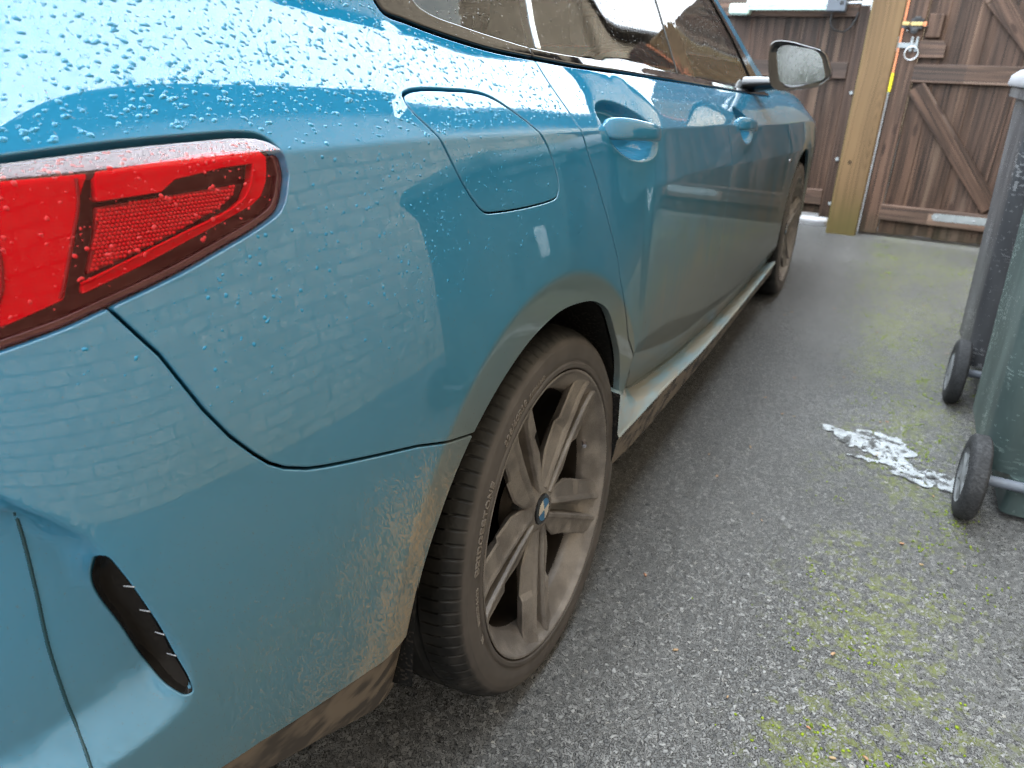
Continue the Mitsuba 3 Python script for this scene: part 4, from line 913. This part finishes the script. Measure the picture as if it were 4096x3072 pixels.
# ---------------------------------------------------------------- wheelie bins
def rrect(x0, x1, y0, y1, r, z, n=6):
    out = []
    for cx_, cy_, a0 in ((x1 - r, y1 - r, 0), (x0 + r, y1 - r, 90), (x0 + r, y0 + r, 180), (x1 - r, y0 + r, 270)):
        for t in np.radians(np.linspace(a0, a0 + 90, n)): out.append([cx_ + r * math.cos(t), cy_ + r * math.sin(t), z])
    return out
def bin_(key, y, body, lid, label, x0=1.572):
    before = set(scene)
    tag(key, label, 'wheelie bin', 'wheelie bins standing along the drive'); xc = x0 + .245
    B = lambda z_: (x0 + .044 - .036 * z_, x0 + .485 + .034 * z_, y + .045 - .01 * z_, y + .48 + .10 * z_)
    rings = [rrect(*B(z_), .055, z_) for z_ in (.115, .12, .14, .25, .45, .65, .85, .955)]
    b0 = B(.0); rings = [rrect(b0[0] + .03, b0[1] - .03, b0[2] + .05, b0[3] - .02, .03, .115)] + rings
    add(key + '__body', loft(rings, True, True), body, smooth=50)
    foot = [rrect(x0 + .10, x0 + .40, y + .02, y + .56, .02, z_) for z_ in (.02, .1148)]
    add(key + '__foot', loft(foot, True, True), body, smooth=30)
    x_0, x_1, y_0, y_1 = B(.955)
    rim = [rrect(x_0 - .02, x_1 + .02, y_0 - .02, y_1 + .02, .05, z_) for z_ in (.935, .965)]
    rim = [rrect(x_0 - .001, x_1 + .001, y_0 - .001, y_1 + .001, .045, .9345)] + rim + [rrect(x_0, x_1, y_0, y_1, .045, .9655)]
    add(key + '__rim', loft(rim, True, True), body, smooth=40)
    ld = [rrect(x_0 - .028 + o, x_1 + .028 - o, y_0 - .045 + o, y_1 + .03 - o, .05, z_) for o, z_ in ((.0, .968), (-.004, .975), (0, 1.0), (.02, 1.018), (.08, 1.032), (.2, 1.038))]
    add(key + '__lid', loft(ld, True, True), lid, smooth=50)
    gus = trimesh.convex.convex_hull(np.array([[xx, yy, zz] for xx in (x_0 + .004, x_0 + .03) for yy, zz in ((y_0 - .05, .962), (y_0 + .06, .962), (y_0 + .06, .86))]))
    add(key + '__handle_bracket', gus, body)
    add(key + '__handle_bracket', gus.copy().apply_translation([x_1 - x_0 - .034, 0, 0]), body)
    add(key + '__handle', tube([[x_0 + .01, y_0 - .055, .972], [x_1 - .01, y_0 - .055, .972]], .014, 12), body, smooth=40)
    add(key + '__axle', tube([[x0 + .02, y, .108], [x0 + .47, y, .108]], .0125, 14), 'dark_grey_plastic', smooth=40)
    add(key + '__axle_housing', merge([cbox([x0 + .155, y - .028, .075], [x0 + .335, y + .10, .135], .012)]), body, smooth=30)
    pr = [(.0, .0001), (.0, .020), (.004, .030), (.012, .052), (.004, .066), (-.001, .070)]
    ty = [(-.001, .068), (-.002, .078), (.0, .094), (.004, .1025), (.010, .106), (.032, .106), (.038, .1025), (.042, .094), (.042, .03), (.042, .0001)]
    for sx in (0, 1):
        mh_ = lathe(pr, 40); mt_ = lathe(smooth_line(ty, 2), 56)
        sp_ = [cbox([.001, -.007, .018], [.011, .007, .068], .002) for k in range(6)]
        for k, q in enumerate(sp_): q.apply_transform(trimesh.transformations.rotation_matrix(k * math.pi / 3, [1, 0, 0]))
        mh_ = merge([mh_, *sp_])
        for m_ in (mh_, mt_):
            if sx: m_.vertices = m_.vertices * [-1, 1, 1] + [x0 + .484, y, .107]
            else: m_.vertices = m_.vertices + [x0 - .002, y, .107]
        w_ = numbered(key + '__wheel'); add(w_ + '__hub', mh_, 'bin_hub', smooth=40); add(w_ + '__tyre', mt_, 'bin_tyre', smooth=40)
    for k in set(scene) - before: scene[k]['to_world'] = T().translate([x0, y, 0]).rotate([0, 0, 1], 0).translate([-x0, -y, 0])
bin_('wheelie_bin', .93, 'bin_green', 'bin_green', 'green wheelie bin nearest the camera, cut off by the right edge')
bin_('wheelie_bin_001', 1.69, 'bin_grey', 'bin_lid_grey', 'dark grey wheelie bin with a pale grey lid, just behind the green one', x0=1.566)
lb_z = .62
add('wheelie_bin__sticker', trimesh.convex.convex_hull(np.array([[1.616 - .036 * z_ - .0015 + o, y_, z_] for y_, z_ in ((1.12, .60), (1.20, .60), (1.20, .72), (1.12, .72)) for o in (0, .0008)])), 'label_white', to_world=T().translate([1.572, .93, 0]).rotate([0, 0, 1], 0).translate([-1.572, -.93, 0]))

# ---------------------------------------------------------------- what the paint reflects: house and fences beside the drive
H = 'brick_house'; tag(H, 'tan brick house along the right of the drive, reflected in the car paintwork', 'house')
hx0, hy0, hy1, he = 2.75, -7.0, 6.2, 6.3
add(H + '__wall', trimesh.creation.box(bounds=[[hx0, hy0, -.1], [hx0 + 7, hy1, he]]), 'brickwork')
rr_ = np.array([[hx0 - .3, hy0 - .2, he - .1], [hx0 - .3, hy1 + .25, he - .1], [hx0 + 3.5, hy0 - .2, he + 2.6], [hx0 + 3.5, hy1 + .25, he + 2.6], [hx0 + 7.3, hy0 - .2, he - .1], [hx0 + 7.3, hy1 + .25, he - .1]])
add(H + '__roof', trimesh.convex.convex_hull(rr_), 'roof_tiles')
add(H + '__gutter', tube([[hx0 - .34, hy0 - .2, he - .12], [hx0 - .34, hy1 + .25, he - .12]], .06, 10), 'fascia_dark', smooth=True)
H2 = 'neighbour_house'; tag(H2, 'second tan brick house further along the drive, reflected in the car windows', 'house')
add(H2 + '__wall', trimesh.creation.box(bounds=[[2.78, 6.24, -.1], [9, 24, 6.0]]), 'brickwork')
add(H2 + '__roof', trimesh.convex.convex_hull(np.array([[x_, y_, z_] for y_ in (6.5, 24.2) for x_, z_ in ((2.5, 5.9), (6.3, 8.4), (9.4, 5.9))])), 'roof_tiles')
add(H2 + '__fascia', trimesh.creation.box(bounds=[[2.42, 6.5, 5.74], [2.49, 24.25, 5.96]]), 'fascia_dark')
N_ = 'brick_garage'; tag(N_, 'low brick garage beyond the gates, seen only as a reflection', 'garage')
add(N_ + '__wall', trimesh.creation.box(bounds=[[.9, 14, -.1], [9, 19, 2.7]]), 'brickwork')
add(N_ + '__roof', trimesh.convex.convex_hull(np.array([[x_, y_, z_] for x_ in (.7, 9.2) for y_, z_ in ((13.6, 2.65), (16.5, 4.5), (19.4, 2.65))])), 'roof_tiles')
F2 = 'side_fence'; tag(F2, 'tall brown boarded fence on the far side of the car', 'fence')
add(F2 + '__panel', trimesh.creation.box(bounds=[[-2.75, -6, -.05], [-2.70, 4.6, 1.8]]), 'fence_wood')
add(F2 + '__rail', trimesh.creation.box(bounds=[[-2.70, -6, 1.5], [-2.66, 4.6, 1.6]]), 'wood_h')

def hedge_leaves(n, seed):
    r = np.random.default_rng(seed); c = np.column_stack([r.uniform(-5, 6, n), -9.5 + r.normal(0, .35, n), r.uniform(0, 3.4, n)])
    d1 = r.normal(0, 1, (n, 3)); d1 /= np.linalg.norm(d1, axis=1, keepdims=True); d2 = np.cross(d1, r.normal(0, 1, (n, 3))); d2 /= np.linalg.norm(d2, axis=1, keepdims=True)
    s_ = r.uniform(.05, .11, (n, 1)); v = np.stack([c - d1 * s_, c + d2 * s_ * .5, c + d1 * s_, c - d2 * s_ * .5], 1).reshape(-1, 3)
    f = (np.array([[0, 1, 2], [0, 2, 3]])[None] + (np.arange(n) * 4)[:, None, None]).reshape(-1, 3); return trimesh.Trimesh(v, f, process=False)
def leaf_c(p, n, uv): return mix((.02, .035, .012), (.06, .08, .03), noise(p.x * 9, p.y * 9, p.z * 9))
two('leaf_mat', principled(proc(leaf_c), .6))
add('hedge', hedge_leaves(26000, 5), 'leaf_mat'); tag('hedge', 'dark green hedge far behind the camera, seen only in the door mirror', 'hedge', kind='stuff')

# crumbs of leaf and grit lying about
rg = np.random.default_rng(31); n_ = 60
c = np.column_stack([rg.uniform(.95, 1.6, n_), rg.uniform(-.2, 3.6, n_), np.full(n_, .004)]); ms = []
for q in c:
    m = trimesh.creation.icosphere(subdivisions=1, radius=1.0); m.vertices = m.vertices * rg.uniform(.7, 1.3, (len(m.vertices), 1)) * np.array([.0045, .002, .0012]) * rg.uniform(.6, 1.4)
    m.apply_transform(trimesh.transformations.rotation_matrix(rg.uniform(0, 6.3), [0, 0, 1])); m.apply_translation(q); ms.append(m)
def crumb_c(p, n, uv): return mix((.30, .12, .06), (.30, .22, .12), cell_rand(p.x * 40, p.y * 40))
two('crumb_mat', principled(proc(crumb_c), .7)); add('leaf_crumbs', merge(ms), 'crumb_mat', smooth=True); tag('leaf_crumbs', 'tiny orange brown leaf crumbs scattered on the tarmac', 'leaf litter', kind='stuff')
